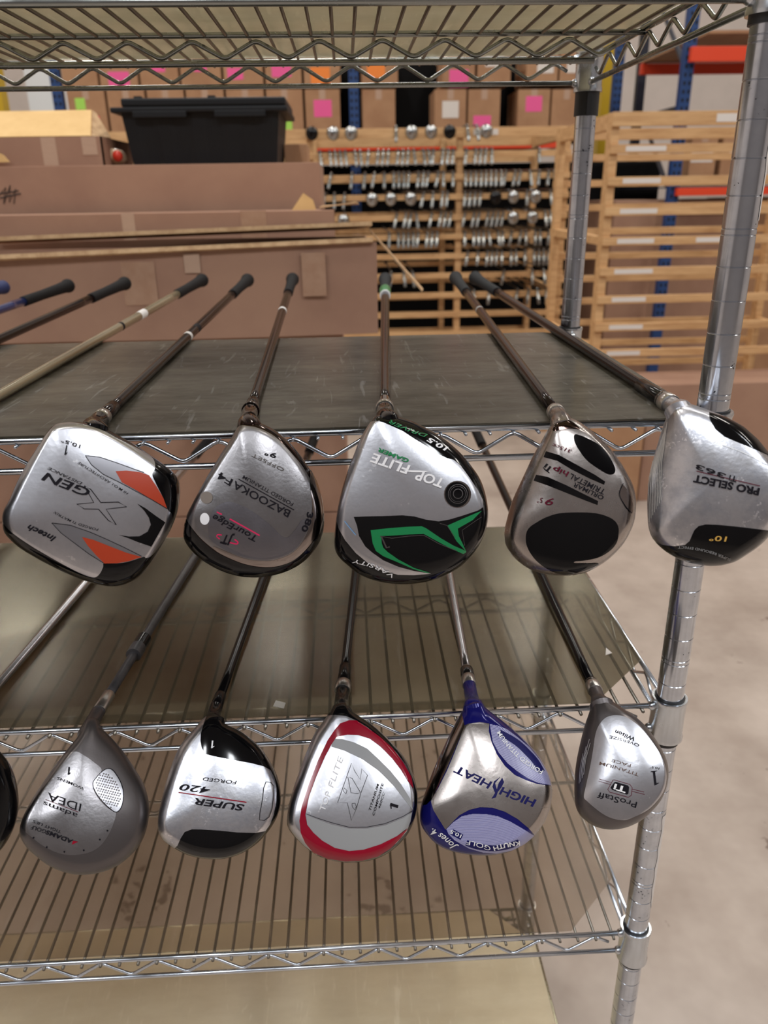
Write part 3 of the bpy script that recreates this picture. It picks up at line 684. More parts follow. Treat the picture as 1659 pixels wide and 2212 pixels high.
# ---- 6: pewter driver, lower left
r, F, G, d = club('dull pewter driver with a dimpled patch on the sole, on the lower shelf', (211, 1540), (572, 960), False, glen=1.06)
H = Head(r, (0, 1520, 4.74), '905,150 870,200 810,320 720,430 620,560 520,700 420,840 330,980 260,1110 215,1220 200,1300 215,1380 280,1480 380,1570 500,1660 640,1720 780,1750 920,1748 1060,1720 1200,1660 1320,1570 1420,1460 1490,1320 1520,1180 1528,1050 1500,900 1450,780 1370,650 1270,500 1160,370 1070,280 1010,200 990,150',
  '850,420 960,440 1080,530 1190,660 1290,800 1370,940 1410,1080 1400,1220 1350,1360 1250,1480 1110,1570 950,1620 790,1620 640,1580 490,1500 370,1410 290,1300 280,1200 330,1080 430,920 550,750 680,580 770,480', (850, 1050), .700, GREYM)
H.hosel(F, (935, 280), .0064, .009, .016, d); H.finish()
H.patch('sole_plate', '760,490 860,530 960,600 1040,680 965,780 950,840 970,910 1030,1000 1110,1075 1185,1115 1160,1230 1100,1360 1010,1470 890,1530 740,1550 600,1530 450,1460 330,1370 240,1290 215,1225 262,1110 422,840 622,560', SATIN, True, 1)
H.patch('dimpled_patch', '1105,665 1160,690 1220,780 1255,870 1262,960 1240,1060 1190,1110 1120,1070 1030,980 970,890 950,820 975,770 1040,700', SIL, True, 2)
H.lines('outline', [(spline(PTS('1105,665 1160,690 1220,780 1255,870 1262,960 1240,1060 1190,1110 1120,1070 1030,980 970,890 950,820 975,770 1040,700'), 4), 7, True)], INKM)
bmd = []
for i in range(13):
    for j in range(16):
        x = 940+i*24+(j % 2)*12; y = 690+j*27+i*6
        if ((x-1108)/130)**2 + ((y-890-(x-1108)*.45)/170)**2 < .95: bmd.append((_c(x, y, 6)[::5], 6, True))
H.lines('dimples', bmd, GREYM, 4)
H.lines('underline', [('805,1110 468,982', 6, False)], INKMR)
for c in ((345, 1372), (480, 1468), (660, 1515), (858, 1500), (1022, 1390), (1100, 1300)): H.disc('rivet', c, 9, 9, INKM, 3)
H.text([('WOMENS', (866, 862), (594, 752), 27, -4), ('IDEA', (846, 1032), (498, 910), 76, 0, -.1, .0), ('adams', (798, 1128), (452, 1000), 46, 0, .0, .0), ('TIGHT LIES', (630, 1300), (348, 1190), 28), ('ADAMS', (752, 1395), (480, 1292), 40, 0, .1, .035), ('GOLF', (478, 1292), (326, 1244), 38)], INKM)
one(H, (710, 650), 80, (-1, -.1), INKM, .16); H.patch('red_mark', '735,1442 748,1402 802,1412', CRIM, False, 4)
shaft(r, F, G, SH_GR, fer=[(.004, .0064, SH_GR), (.026, .0062, FER)], bands=((.10, .116, SH_GR, 1.7), (.116, .135, SH_BK, 1.62)))

# ---- 7: silver driver with black panels
r, F, G, d = club('worn silver driver with black heel and toe panels, on the lower shelf', (467, 1528), (674, 960), False, glen=1.05)
H = Head(r, (320, 1500, 5.184), '655,240 600,290 520,380 430,480 350,590 290,720 240,860 190,1020 150,1180 115,1350 108,1480 125,1560 180,1640 290,1720 420,1790 560,1830 700,1845 850,1840 1000,1800 1120,1740 1240,1650 1340,1540 1430,1400 1480,1250 1485,1100 1460,960 1410,830 1340,710 1250,590 1130,480 1010,400 900,350 830,300 800,240 740,230',
  '700,380 830,400 960,460 1080,550 1190,660 1290,800 1360,950 1390,1110 1380,1260 1320,1400 1230,1520 1110,1620 970,1690 820,1720 660,1710 500,1670 350,1610 240,1540 200,1450 210,1340 260,1160 320,960 390,760 480,580 590,440', (780, 1060), .695, BLK)
H.hosel(F, (740, 300), .0064, .009, .014, d); H.finish()
H.patch('sole_plate', '655,240 620,340 590,440 586,520 600,600 640,668 750,695 950,735 1150,770 1290,805 1370,850 1412,930 1437,1050 1432,1200 1402,1350 1360,1460 1310,1530 1200,1550 1000,1545 800,1525 600,1512 490,1510 410,1540 365,1610 330,1690 295,1722 180,1640 125,1560 110,1480 118,1350 152,1180 192,1020 242,860 292,720 352,590 432,480 522,380 600,290', SILW, False, 1)
H.lines('outline', [('1318,980 1370,985 1405,1030 1402,1130 1384,1280 1352,1370 1300,1410 1245,1405 1250,1330 1280,1170 1292,1050', 6, True)], INKM)
H.lines('underline', [('1100,1207 345,1098', 11, False)], CRIM)
H.text([('FORGED', (992, 970), (616, 926), 38, 0, .15), ('420', (700, 1042), (358, 1000), 72, 0, .25, .01), ('SUPER', (1080, 1235), (526, 1160), 70, 0, .2, .025)], INKM)
one(H, (722, 520), 85, (-1, -.1), WHT, .2)
shaft(r, F, G, SH_BK, fer=[(.02, .0060, SH_BK)], gm=MT['rubber'], bands=((.62, .79, mat('orange_band', C(236, 140, 24), .4), 1.05),))

# ---- 8: crimson ringed driver
r, F, G, d = club('silver driver with a crimson ring round the sole, on the lower shelf', (740, 1493), (800, 960), False, glen=1.07)
H = Head(r, (600, 1480, 5.184), '640,210 605,270 550,345 500,420 420,530 350,680 290,830 230,1000 170,1170 125,1340 106,1470 108,1570 150,1650 230,1740 330,1830 450,1910 600,1960 760,1985 920,1980 1080,1950 1220,1890 1340,1800 1440,1690 1510,1560 1555,1400 1565,1240 1545,1100 1500,960 1420,810 1310,680 1180,550 1050,440 930,360 840,300 790,240 770,190',
  '640,400 780,390 900,430 1040,520 1170,630 1290,770 1390,920 1460,1080 1490,1240 1480,1400 1430,1550 1340,1680 1220,1780 1070,1850 900,1880 740,1870 580,1830 430,1760 310,1680 220,1580 190,1460 220,1310 280,1130 350,930 430,730 530,550', (820, 1180), .700, BLK)
H.hosel(F, (715, 300), .0066, .0095, .014, d); H.finish()
H.patch('sole_plate', '555,342 640,335 760,345 880,398 1000,470 1120,570 1230,660 1340,770 1430,890 1500,1040 1528,1180 1525,1350 1485,1530 1440,1640 1330,1765 1180,1872 1000,1932 800,1957 600,1937 430,1892 300,1800 200,1700 120,1590 108,1480 128,1340 172,1170 232,1000 292,830 352,680 422,530 500,420', SIL, False, 1)
H.patch('crimson_ring', '880,400 800,395 700,430 640,500 560,620 450,850 350,1110 270,1360 245,1520 260,1650 310,1760 400,1870 560,1937 760,1967 950,1957 1120,1912 1260,1822 1370,1712 1455,1600 1330,1690 1150,1780 960,1840 800,1855 640,1820 500,1740 400,1650 330,1560 310,1450 350,1250 430,1030 530,800 600,670 660,580 780,555 900,560 1030,600 1150,690 1280,820 1380,950 1460,1080 1515,1160 1490,1030 1400,870 1280,710 1150,590 1000,480', CRIM, False, 3)
H.patch('grey_band', '318,1455 450,1505 600,1560 800,1605 1000,1605 1200,1570 1400,1490 1500,1422 1480,1530 1440,1602 1330,1692 1150,1782 960,1842 800,1857 640,1822 500,1742 400,1652 330,1562', GREYP, False, 2)
H.patch('grey_band', '608,655 640,600 720,605 850,640 1000,710 1130,830 1260,960 1380,1110 1480,1270 1512,1400 1440,1310 1300,1130 1130,960 950,830 760,740 600,690', GREYP, False, 2)
H.lines('outline', [('825,875 770,1030 670,1315 780,1318 825,1515 880,1380 930,1210 1005,1010 940,935 925,1060 860,960', 5, True), ('785,1030 830,1040 925,1200 895,1213 820,1205', 5, True), ('745,1150 775,1180 765,1215 735,1190', 5, True), ('830,1325 865,1320 880,1360 860,1395 835,1360', 5, True),
  ('318,1440 450,1490 600,1538 800,1590 1000,1588 1200,1550 1400,1470 1500,1410', 5, False)], INKM)
H.text([('TITANIUM', (1040, 1405), (1135, 1110), 24, 0, .15, .01), ('COMPOSITE', (1080, 1462), (1188, 1100), 24, 0, .15, .01), ('460CC', (1142, 1385), (1202, 1200), 22, 0, .15)], INKM); one(H, (1345, 1360), 92, (.3, -.95), INKM, .34)
H.text([('TOP', (528, 1412), (600, 1200), 62, 0, .1, .0), ('FLITE', (618, 1150), (740, 810), 62, 0, .1, .0)], WHT)
shaft(r, F, G, SH_BK, fer=[(.013, .0082, FER), (.03, .0064, SH_BK)])

# ---- 9: blue and bronze driver with striped panels
r, F, G, d = club('blue and bronze driver with two pinstriped panels, on the lower shelf', (1014, 1481), (920, 960), False, glen=1.04)
H = Head(r, (890, 1460, 5.184), '605,260 590,350 540,430 480,540 410,680 340,830 260,1000 190,1180 130,1350 95,1480 88,1600 110,1690 180,1790 270,1880 400,1950 560,1990 720,2010 880,2010 1040,1985 1180,1930 1300,1850 1400,1750 1490,1620 1545,1470 1568,1330 1560,1200 1520,1080 1440,930 1330,790 1200,660 1060,540 930,440 820,350 760,260',
  '620,560 700,540 850,545 1000,590 1140,700 1270,830 1380,980 1460,1130 1490,1280 1470,1430 1410,1570 1320,1690 1200,1790 1060,1860 900,1890 740,1880 580,1840 430,1770 320,1670 250,1560 230,1440 290,1280 380,1090 470,880 550,690', (880, 1200), .705, BLU, facep=1.4)
H.hosel(F, (690, 360), .0064, .0100, .016, d); H.finish()
H.patch('face', '560,420 480,560 410,700 340,850 265,1010 195,1190 135,1350 118,1450 165,1440 225,1380 300,1230 395,1030 480,830 550,660 590,560', MIRROR, False, 1)
H.patch('sole_plate', '590,555 640,535 760,520 865,535 860,620 890,740 950,880 1040,1010 1150,1110 1280,1170 1400,1210 1557,1230 1567,1330 1545,1470 1490,1620 1375,1785 1300,1700 1180,1600 1040,1520 900,1475 760,1470 640,1500 530,1560 450,1640 375,1720 300,1600 240,1500 215,1400 300,1250 390,1070 470,880 540,700', WARM, False, 2)
H.patch('striped_panel', '870,542 960,560 1060,600 1180,690 1310,800 1430,945 1515,1090 1550,1225 1400,1195 1300,1150 1180,1070 1070,980 970,860 905,740', STR, False, 2)
H.patch('striped_panel', '385,1715 460,1640 560,1570 680,1545 820,1545 960,1570 1100,1630 1240,1710 1370,1790 1260,1880 1120,1950 950,1985 800,1975 640,1930 480,1840 410,1770', STR, False, 2)
for _b in [(spline(PTS('975,635 1080,690 1190,765 1290,860 1380,960 1450,1080'), 5, False), 66, False), (spline(PTS('610,1865 730,1905 900,1925 1060,1905 1195,1855'), 5, False), 62, False), ('448,1745 560,1805', 66, False)]: H.lines('lettering_banner', [_b], NAVY, 3)
H.patch('flame_logo', '890,1375 930,1310 900,1240 920,1180 990,1130 930,1200 950,1270 970,1200 1010,1140 1030,1190 1000,1250 960,1300 940,1360', NAVY, False, 4)
H.text([('HIGH', (1392, 1390), (1002, 1240), 84, 0, .1, .03), ('HEAT', (900, 1192), (500, 1000), 84, 0, .1, .03)], NAVY)
H.text([('FORGED TITANIUM', (1462, 1062), (985, 618), 46, 42, 0, .01), ('KNUTH', (1200, 1842), (905, 1905), 44, -8, 0, .035), ('GOLF', (885, 1908), (615, 1838), 44, -8), ('10.5', (560, 1776), (440, 1720), 38, 0, 0, .02), ('Jones 4.', (510, 1905), (235, 1700), 70, -20, .3, .01)], WHT)
shaft(r, F, G, SH_ST, fer=[(.014, .0072, FER), (.014, .0070, FERB), (.002, .006, FER)], r0=.0044, r1=.0070)

# ---- 10: pewter driver by the lower collar
r, F, G, d = club('small pewter driver with a pale sole, on the lower shelf beside the corner post', (1286, 1493), (1050, 980), False, glen=1.06)
H = Head(r, (1210, 1470, 6.144), '415,200 408,330 380,440 330,580 290,730 250,900 215,1080 195,1250 188,1420 190,1560 210,1680 260,1780 340,1860 450,1930 580,1970 720,1978 860,1955 980,1910 1100,1840 1230,1720 1330,1600 1400,1450 1435,1290 1435,1150 1400,1020 1330,880 1240,740 1130,600 1010,490 880,400 750,310 640,240 560,180',
  '500,500 600,440 720,430 850,450 980,530 1100,650 1210,790 1300,940 1370,1100 1390,1250 1370,1400 1310,1530 1210,1650 1090,1750 950,1820 790,1850 640,1830 500,1770 400,1690 330,1580 320,1450 360,1260 410,1030 450,800 475,620', (850, 1150), .700, GREYM, facep=1.5)
H.hosel(F, (545, 320), .0064, .0105, .014, d); H.finish()
H.patch('sole_plate', '700,465 820,470 930,520 1060,620 1180,760 1290,920 1370,1080 1405,1230 1395,1380 1350,1500 1260,1620 1150,1720 1000,1800 850,1850 700,1830 570,1770 450,1680 360,1600 318,1545 345,1400 400,1150 440,920 470,720 520,590 600,500', SIL, True, 2)
H.lines('score_lines', [([(395-k*42, 780+k*95), (330-k*28, 1010+k*75), (300-k*20, 1270+k*48)], 6, False) for k in range(3)] + [([(405-k*42, 830+k*95), (345-k*28, 1050+k*75), (318-k*20, 1250+k*48)], 6, False) for k in range(3)], SCOR, 3)
H.patch('badge', '720,1350 740,1345 900,1392 915,1415 905,1500 885,1512 690,1450 668,1420', INKM, False, 4)
H.lines('outline', [('700,1322 720,1318 925,1378 955,1420 945,1520 905,1548 660,1480 632,1445', 7, True), ('522,1308 670,1350', 6, False), ('512,1335 665,1378', 6, False), ('955,1440 1112,1478', 6, False), ('950,1468 1120,1510', 6, False)], INKMR, 4)
H.text([('Wilson', (995, 762), (738, 656), 50, 0, .1, .03), ('OVERSIZE', (1052, 850), (660, 732), 36, -10), ('ProStaff', (1022, 1612), (508, 1478), 76, 0, 0, .0), ('10.5°', (1315, 1158), (1185, 1138), 26, -6)], INKM)
one(H, (1240, 1200), 190, (-.99, .12), INKM, .14, True); H.text([('FACE', (942, 1112), (690, 1042), 38), ('TITANIUM', (1048, 1232), (532, 1078), 42, -8)], mat('brown_lettering', C(96, 72, 62), .5))
H.text([('Ti', (885, 1418), (725, 1368), 74, 0, 0, .04)], WHT, 6)
shaft(r, F, G, SH_BK, fer=[(.012, .0074, FER), (.004, .0066, FERB)])

# ---- clubs whose heads stick out past the left edge
def plain(label, fpx, gpx, upper, sil, sole, O, ctr, dist, body, base, sm, gm=None, fer=None, bands=(), glen=None, plate=None):
    r, F, G, d = club(label, fpx, gpx, upper, glen=glen)
    H = Head(r, O, sil, sole, ctr, dist, body); H.hosel(F, base, .0066, .010, .014, d); H.finish()
    if plate: H.patch('sole_plate', sole, plate, True, 1)
    shaft(r, F, G, sm, gm, fer=fer or [(.01, .007, FER)], bands=bands); return H
SO = '60,10 30,40 0,100 -20,180 -30,250 -10,300 40,340 110,360 190,350 260,310 300,250 310,180 290,110 240,60 180,30 110,0'
SI = '75,40 40,90 15,160 0,240 20,290 70,320 130,335 190,325 250,290 280,230 280,170 255,120 210,80 150,50'
def off(s, dx, dy): return ' '.join('%g,%g' % (p[0]+dx, p[1]+dy) for p in PTS(s))
def edge(label, fx, fy, gpx, *a, **k):
    plain(label, (fx, fy), gpx, True, off(SO, fx-140, fy-50), off(SI, fx-140, fy-50), (0, 0, 1), (fx-5, fy+130), a[0], a[1], (fx-45, fy-20), a[2], plate=a[3], **k)
edge('driver with a champagne shaft reaching in from the left over the upper liner', -180, 955, (437, 605), .605, mat('bronze_black_paint', C(30, 26, 20), .2), SH_BG, WARM, bands=((.55, .66, INKM, 1.004), (.655, .69, WHT, 1.03)))
edge('driver with a dark shaft and long black grip, second grip from the left edge', -545, 975, (270, 612), .60, BLK, SH_BR, SIL)
edge('driver with a blue and silver shaft and black grip near the left edge', -900, 985, (148, 617), .60, BLK, SH_BL, SIL)
edge('driver with a dark blue grip end cut by the left photo edge', -1260, 985, (8, 620), .60, BLK, SH_BK, SIL, gm=mat('blue_grip_rubber', C(22, 36, 84), .7))
plain('black driver on a steel shaft at the left edge of the lower shelf', (-62, 1548), (438, 965), False, off(SO, -270, 1538), off(SI, -270, 1538), (0, 0, 1), (-125, 1715), .70, BLK, (-130, 1580), SH_ST, glen=1.05, fer=[(.02, .007, FERB)])

# bits lying on the liners
bm = bmesh.new(); zt = SH[2][0]+.0048
P = [at(*p, Z=zt) for p in ((596, 1514), (617, 1519), (613, 1531), (590, 1526))]
vs = [bm.verts.new(p) for p in P]; v2 = [bm.verts.new(p+Vector((0, 0, .0006))) for p in P]
bm.faces.new(v2); bm.faces.new(vs[::-1])
for i in range(4): bm.faces.new((vs[i], vs[(i+1) % 4], v2[(i+1) % 4], v2[i]))
tag(obj('tape_scrap', bm, mat('greyish_tape', C(168, 162, 150), .3, coat=.5)), 'small scrap of clear tape lying on the liner of the lower driver shelf', 'tape scrap')
bm = bmesh.new(); P = [at(*p, Z=zt) for p in ((1309, 1400), (1322, 1411), (1308, 1416))]
vs = [bm.verts.new(p) for p in P]; v2 = [bm.verts.new(p+Vector((0, 0, .0006))) for p in P]
bm.faces.new(v2); bm.faces.new(vs[::-1])
for i in range(3): bm.faces.new((vs[i], vs[(i+1) % 3], v2[(i+1) % 3], v2[i]))
tag(obj('paper_scrap', bm, MT['paper']), 'tiny white paper scrap on the liner near the right edge', 'paper scrap')

# ------------------------------------------------------------------ warehouse behind the shelf
def bx(name, a, b, mt, parent=None, bev=.002, rz=0, piv=None):
    bm = bmesh.new(); box(bm, a, b, bev=bev)
    if rz: bmesh.ops.rotate(bm, verts=bm.verts, cent=piv or Vector(a), matrix=Matrix.Rotation(rz, 3, 'Z'))
    return obj(name, bm, mt, parent)
def X_(px, py, Y): return at(px, py, Y=Y).x
def Z_(px, py, Y): return at(px, py, Y=Y).z
def carton(a, b, label, mt='card2', notes=(), group=None, tape=True, cat='cardboard box', seam=True, name='cardboard_box', clear=True):
    """closed carton: body with flap seam on top, tape over the seam, notes on the front"""
    t = thing(name, ((a[0]+b[0])/2, (a[1]+b[1])/2, a[2]), label, cat, group)
    bx('carton_body', a, b, MT[mt], t, .003)
    cx = (a[0]+b[0])/2
    if tape:
        bm = bmesh.new(); box(bm, (cx-.024, a[1]-.0006, b[2]-.07), (cx+.024, a[1], b[2]+.0006)); box(bm, (cx-.024, a[1]-.0006, b[2]), (cx+.024, b[1], b[2]+.0008))
        obj('tape', bm, MT['tape_clear'], t)
    for (nx, nz, w, h, m) in notes:   # fractions of the front face
        x = a[0]+(b[0]-a[0])*nx; z = a[2]+(b[2]-a[2])*nz
        bx('paper_note', (x-w/2, a[1]-.0014, z-h/2), (x+w/2, a[1]-.0006, z+h/2), MT[m], t, 0)
    return t

# --- long cartons right behind the shelf
RZ = -.02
t = thing('cardboard_box', (-.8, 1.5, -.305), 'long worn cardboard box with a torn raised lid, directly behind the upper driver shelf', 'cardboard box')
YB = 1.35; xr = X_(803, 540, YB); zt_ = Z_(800, 524, YB); zb_ = Z_(800, 722, YB)
bm = bmesh.new(); box(bm, (-1.75, YB, zb_), (xr+.012, YB+.005, zt_)); box(bm, (-1.75, YB+.33, zb_), (xr, YB+.335, zt_)); box(bm, (xr-.003, YB, zb_), (xr+.002, YB+.335, zt_)); box(bm, (-1.75, YB, zb_), (xr, YB+.335, zb_+.005)); box(bm, (-1.755, YB, zb_), (-1.75, YB+.335, zt_))
bmesh.ops.subdivide_edges(bm, edges=bm.edges[:], cuts=5, use_grid_fill=True)
for v in bm.verts: v.co.y += .004*noise.noise(v.co*7); v.co.z += .003*noise.noise(v.co*5+Vector((3, 0, 0)))
bmesh.ops.rotate(bm, verts=bm.verts, cent=(xr, YB, 0), matrix=Matrix.Rotation(-RZ, 3, 'Z'))
obj('carton_body', bm, MT['card'], t, True, .6)
def slab(name, q, th, mt, parent):
    """thin board through four corners"""
    q = [Vector(p) for p in q]; n = (q[1]-q[0]).cross(q[3]-q[0]).normalized()*th
    bm = bmesh.new(); a = [bm.verts.new(p) for p in q]; b = [bm.verts.new(p+n) for p in q]
    bm.faces.new(a[::-1]); bm.faces.new(b)
    for i in range(4): bm.faces.new((a[i], a[(i+1) % 4], b[(i+1) % 4], b[i]))
    bmesh.ops.recalc_face_normals(bm, faces=bm.faces[:])
    return obj(name, bm, mt, parent)
YF = YB-.012
p0 = at(-140, 526, Y=YF-.03); p1 = at(804, 487, Y=YF)
slab('top_flap', [p0, p1, p1+Vector((.0, .34, -.02)), p0+Vector((0, .34, -.02))], .009, MT['card_edge'], t)
q0 = at(-140, 566, Y=YF-.03); q1 = at(806, 522, Y=YF)
slab('front_flap', [q0, q1, q1+Vector((-.01, .11, -.03)), q0+Vector((0, .11, -.03))], .010, MT['card_edge'], t)
e0 = at(790, 490, Y=YF+.02); e1 = at(911, 630, Y=YF+.03)
slab('side_flap', [e0, e1, e1+Vector((.005, .05, .0)), e0+Vector((0, .05, 0))], .004, MT['card_edge'], t)
for (xa, ya, xb, yb, mk) in ((272, 565, 332, 660, 'tape'), (655, 545, 702, 640, 'tape'), (60, 570, 110, 640, 'tape_clear'), (400, 548, 430, 590, 'tape_clear')):
    a = at(xa, yb, Y=YB-.012); b = at(xb, ya, Y=YB-.012); bx('tape', (a.x, YB-.013-(.012*(1-(a.x+1.2))*0), a.z), (b.x, YB-.0115, b.z), MT[mk], t, 0)
# --- box behind it
t = thing('cardboard_box', (-.9, 1.85, -.3), 'long plain cardboard box wedged behind the torn-lid box', 'cardboard box')
Y2 = 1.76; a = (-2.0, Y2, zb_); b = (X_(722, 480, Y2), Y2+.16, Z_(500, 457, Y2)); bx('carton_body', a, b, MT['card'], t)
bx('tape', (X_(262, 470, Y2), Y2-.001, b[2]-.1), (X_(290, 470, Y2), Y2, b[2]+.001), MT['tape_clear'], t, 0); bx('tape', (X_(520, 470, Y2), Y2-.001, b[2]-.1), (X_(575, 470, Y2), Y2, b[2]+.001), MT['tape'], t, 0)
slab('torn_flap', [at(628, 458, Y=Y2+.05), at(684, 456, Y=Y2+.05), at(676, 432, Y=Y2+.05), at(655, 417, Y=Y2+.05)], .003, MT['card_in'], t)
slab('side_flap', [at(690, 450, Y=Y2+.02), at(770, 438, Y=Y2+.02), at(775, 442, Y=Y2+.25), at(700, 446, Y=Y2+.25)], .004, MT['card_edge'], t)
t = thing('cardboard_box', (-1., 2.1, -.3), 'tall long cardboard box with black scribble, under the black tote', 'cardboard box')
Y3 = 1.96; z3 = Z_(500, 353, Y3); bx('carton_body', (-2.2, Y3, zb_), (X_(691, 400, Y3), Y3+.55, z3), MT['card'], t)
bm = bmesh.new()
for pts in (((-5, 425), (12, 405), (8, 440), (22, 400), (20, 437), (34, 408), (30, 440)), ((0, 428), (45, 418)), ((2, 418), (40, 412))):
    tube(bm, [at(x, y, Y=Y3-.001) for x, y in pts], .0016, 5)
obj('marker_scribble', bm, MT['ink'], t)
ZT = z3
# --- big cartons underneath
t = carton((-1.9, 1.42, FZ), (-.315, 2.35, -.80), 'big brown carton on the floor behind the wire shelving', 'card', tape=False)
t = carton((-1.9, 1.42, -.797), (-.315, 2.35, zb_-.003), 'big brown carton stacked on the floor carton, right under the torn-lid box', 'card', tape=False)
# --- open carton on top, left
Y4 = 2.0; t = thing('cardboard_box', (-1.35, 2.2, ZT), 'open cardboard box with a pale yellow inner flap, left of the black tote', 'cardboard box')
xr4 = X_(222, 320, Y4); zt4 = Z_(100, 296, Y4)
bm = bmesh.new(); box(bm, (-2.2, Y4, ZT), (xr4, Y4+.005, zt4)); box(bm, (xr4-.005, Y4, ZT), (xr4, Y4+.35, zt4)); box(bm, (-2.2, Y4+.345, ZT), (xr4, Y4+.35, zt4)); obj('carton_body', bm, MT['card'], t)
f0 = Vector((-2.2, Y4+.02, zt4)); f1 = Vector((X_(196, 290, Y4+.02), Y4+.02, zt4))
g0 = at(-100, 247, Y=Y4+.16); g1 = at(198, 240, Y=Y4+.16)
slab('inner_flap', [f0, f1, g1, Vector((-2.2, g0.y, g0.z))], .004, MT['card_in'], t)
slab('side_flap', [f1, Vector((xr4, Y4+.1, zt4)), at(206, 246, Y=Y4+.17), g1], .004, MT['card_edge'], t)
bx('tape', (X_(90, 320, Y4), Y4-.001, ZT+.002), (X_(122, 320, Y4), Y4, zt4), MT['tape_clear'], t, 0)
bx('tape', (X_(178, 320, Y4), Y4-.001, zt4-.05), (X_(210, 320, Y4), Y4, zt4), MT['tape_clear'], t, 0)
# pale flap bottom left
t = thing('cardboard_scrap', at(0, 350, Y=1.97), 'small pale torn cardboard piece at the left edge, on the scribbled box', 'cardboard scrap')
slab('torn_piece', [at(-30, 352, Y=1.975), at(22, 350, Y=1.975), at(8, 335, Y=1.975), at(-30, 318, Y=1.975)], .004, MT['card_in'], t)
# bag
bm = bmesh.new(); c = at(251, 337, Y=2.10); bmesh.ops.create_icosphere(bm, subdivisions=4, radius=.029, matrix=Matrix.Translation((c.x, c.y, ZT+.034)))
for v in bm.verts:
    v.co.x += .006*noise.noise(v.co*30); v.co.z = max(ZT, v.co.z + .012*noise.noise(v.co*26+Vector((5, 0, 0)))); v.co.z = ZT+(v.co.z-ZT)*.85
t = thing('plastic_bag', (c.x, c.y, ZT), 'crumpled clear plastic bag with red contents beside the black tote', 'bag')
obj('bag_film', bm, mat('cloudy_plastic_film', C(196, 170, 140), .15, coat=.8, bump=1, bscale=60), t, True)
bm = bmesh.new(); bmesh.ops.create_icosphere(bm, subdivisions=3, radius=.016, matrix=Matrix.Translation((c.x+.01, c.y-.022, ZT+.03)))
obj('red_contents', bm, mat('red_plastic', C(220, 60, 40), .4), t, True)
# small carton right of tote
carton((X_(614, 330, 2.3), 2.3, ZT), (X_(664, 330, 2.3), 2.5, Z_(640, 311, 2.3)), 'small brown carton just right of the black tote', 'card2', tape=False)
# --- black tote
YT = 2.05; t = thing('storage_tote', (X_(430, 300, YT), YT+.18, ZT), 'black plastic storage tote with a snap lid, on the scribbled box', 'storage tote')
xl, xr5 = X_(268, 300, YT), X_(606, 300, YT); zr = Z_(430, 238, YT); dp = .34
bm = bmesh.new(); cx = (xl+xr5)/2; w = (xr5-xl)/2
lo = []; hi = []
NX = 28
def ring_pts(w, d, z, rib):
    P = []
    for i in range(NX):
        x = -w+2*w*i/(NX-1); P.append((cx+x, YT+(.17-d) + (rib if (i//3) % 2 else 0), z))
    for i in range(NX):
        x = w-2*w*i/(NX-1); P.append((cx+x, YT+.17+d, z))
    return [bm.verts.new(p) for p in P]
A = ring_pts(w*.93, .155, ZT, .004); B = ring_pts(w, .17, zr, .004)
for i in range(len(A)): j = (i+1) % len(A); bm.faces.new((A[i], A[j], B[j], B[i]))
bm.faces.new(A[::-1]); bm.faces.new(B)
obj('tote_body', bm, MT['tote'], t)
xo = X_(241, 240, YT), X_(622, 240, YT)
bm = bmesh.new(); box(bm, (xo[0], YT-.02, Z_(430, 243, YT)), (xo[1], YT+.36, Z_(430, 231, YT)), bev=.004)
for (pa, pb) in ((290, 405), (465, 575)): box(bm, (X_(pa, 250, YT), YT-.021, Z_(430, 254, YT)), (X_(pb, 250, YT), YT-.014, Z_(430, 240, YT)), bev=.002)
obj('rim', bm, MT['tote'], t)
bm = bmesh.new(); box(bm, (X_(262, 220, YT), YT-.012, Z_(430, 230, YT)), (X_(617, 220, YT), YT+.35, Z_(430, 211, YT)), bev=.006)
for (pa, pb) in ((288, 304), (448, 464)): box(bm, (X_(pa, 210, YT), YT, Z_(430, 212, YT)), (X_(pb, 210, YT), YT+.03, Z_(430, 206, YT)), bev=.001)
obj('lid', bm, MT['tote'], t)

# --- slatted wooden racks
def wood_rack(x0, x1, ya, yb, top, rails, ups, label, side=True, labels=()):
    t = thing('wooden_rack', ((x0+x1)/2, (ya+yb)/2, FZ), label, 'wooden rack')
    for Y, s in ((ya, 1), (yb, -1)):
        for x in ups:
            bx('upright', (x-.02, min(Y, Y+s*.07), FZ), (x+.02, max(Y, Y+s*.07), top), MT['wood'], t, .003)
        for i, z in enumerate([top-.03]+rails):
            h = .03 if i == 0 else .019
            y0, y1 = (Y-.019, Y) if s > 0 else (Y, Y+.019)
            r = bx('rail', (x0, y0, z-h), (x1, y1, z+h), MT['wood'], t, .002)
            if s > 0:
                for (li, xa, xb) in labels:
                    if li == i: bx('paper_label', (xa, y0-.001, z-h*.55), (xb, y0, z+h*.6), MT['paper'], r, 0)
    for x in (x0+.02, x1-.02):
        bx('side_board', (x-.018, ya+.07, top-.07), (x+.018, yb-.07, top-.002), MT['wood'], t, .003)
        for k in (3, 7, 11):
            if k < len(rails): bx('side_board', (x-.018, ya+.07, rails[k]-.02), (x+.018, yb-.07, rails[k]+.02), MT['wood'], t, .002)
    return t
YR = 5.0
r1 = [Z_(950, y, YR) for y in (334, 382, 425, 469.5, 511, 553, 595, 637, 679, 720, 761, 801, 840)]
ZR1 = Z_(950, 276, YR)
wood_rack(X_(150, 300, YR), X_(1236, 300, YR), YR, YR+1.0, ZR1, r1, [X_(p, 300, YR) for p in (158, 668, 995, 1228)], 'large slatted pine rack full of golf clubs, against the pallet racking', labels=((0, X_(1022, 290, YR), X_(1075, 290, YR)),))
YQ = 3.3; x0 = X_(1322, 260, YQ)
r2 = [Z_(1500, y, YQ) for y in (320, 389, 454, 518, 583, 643, 702, 758, 812, 864, 915)]
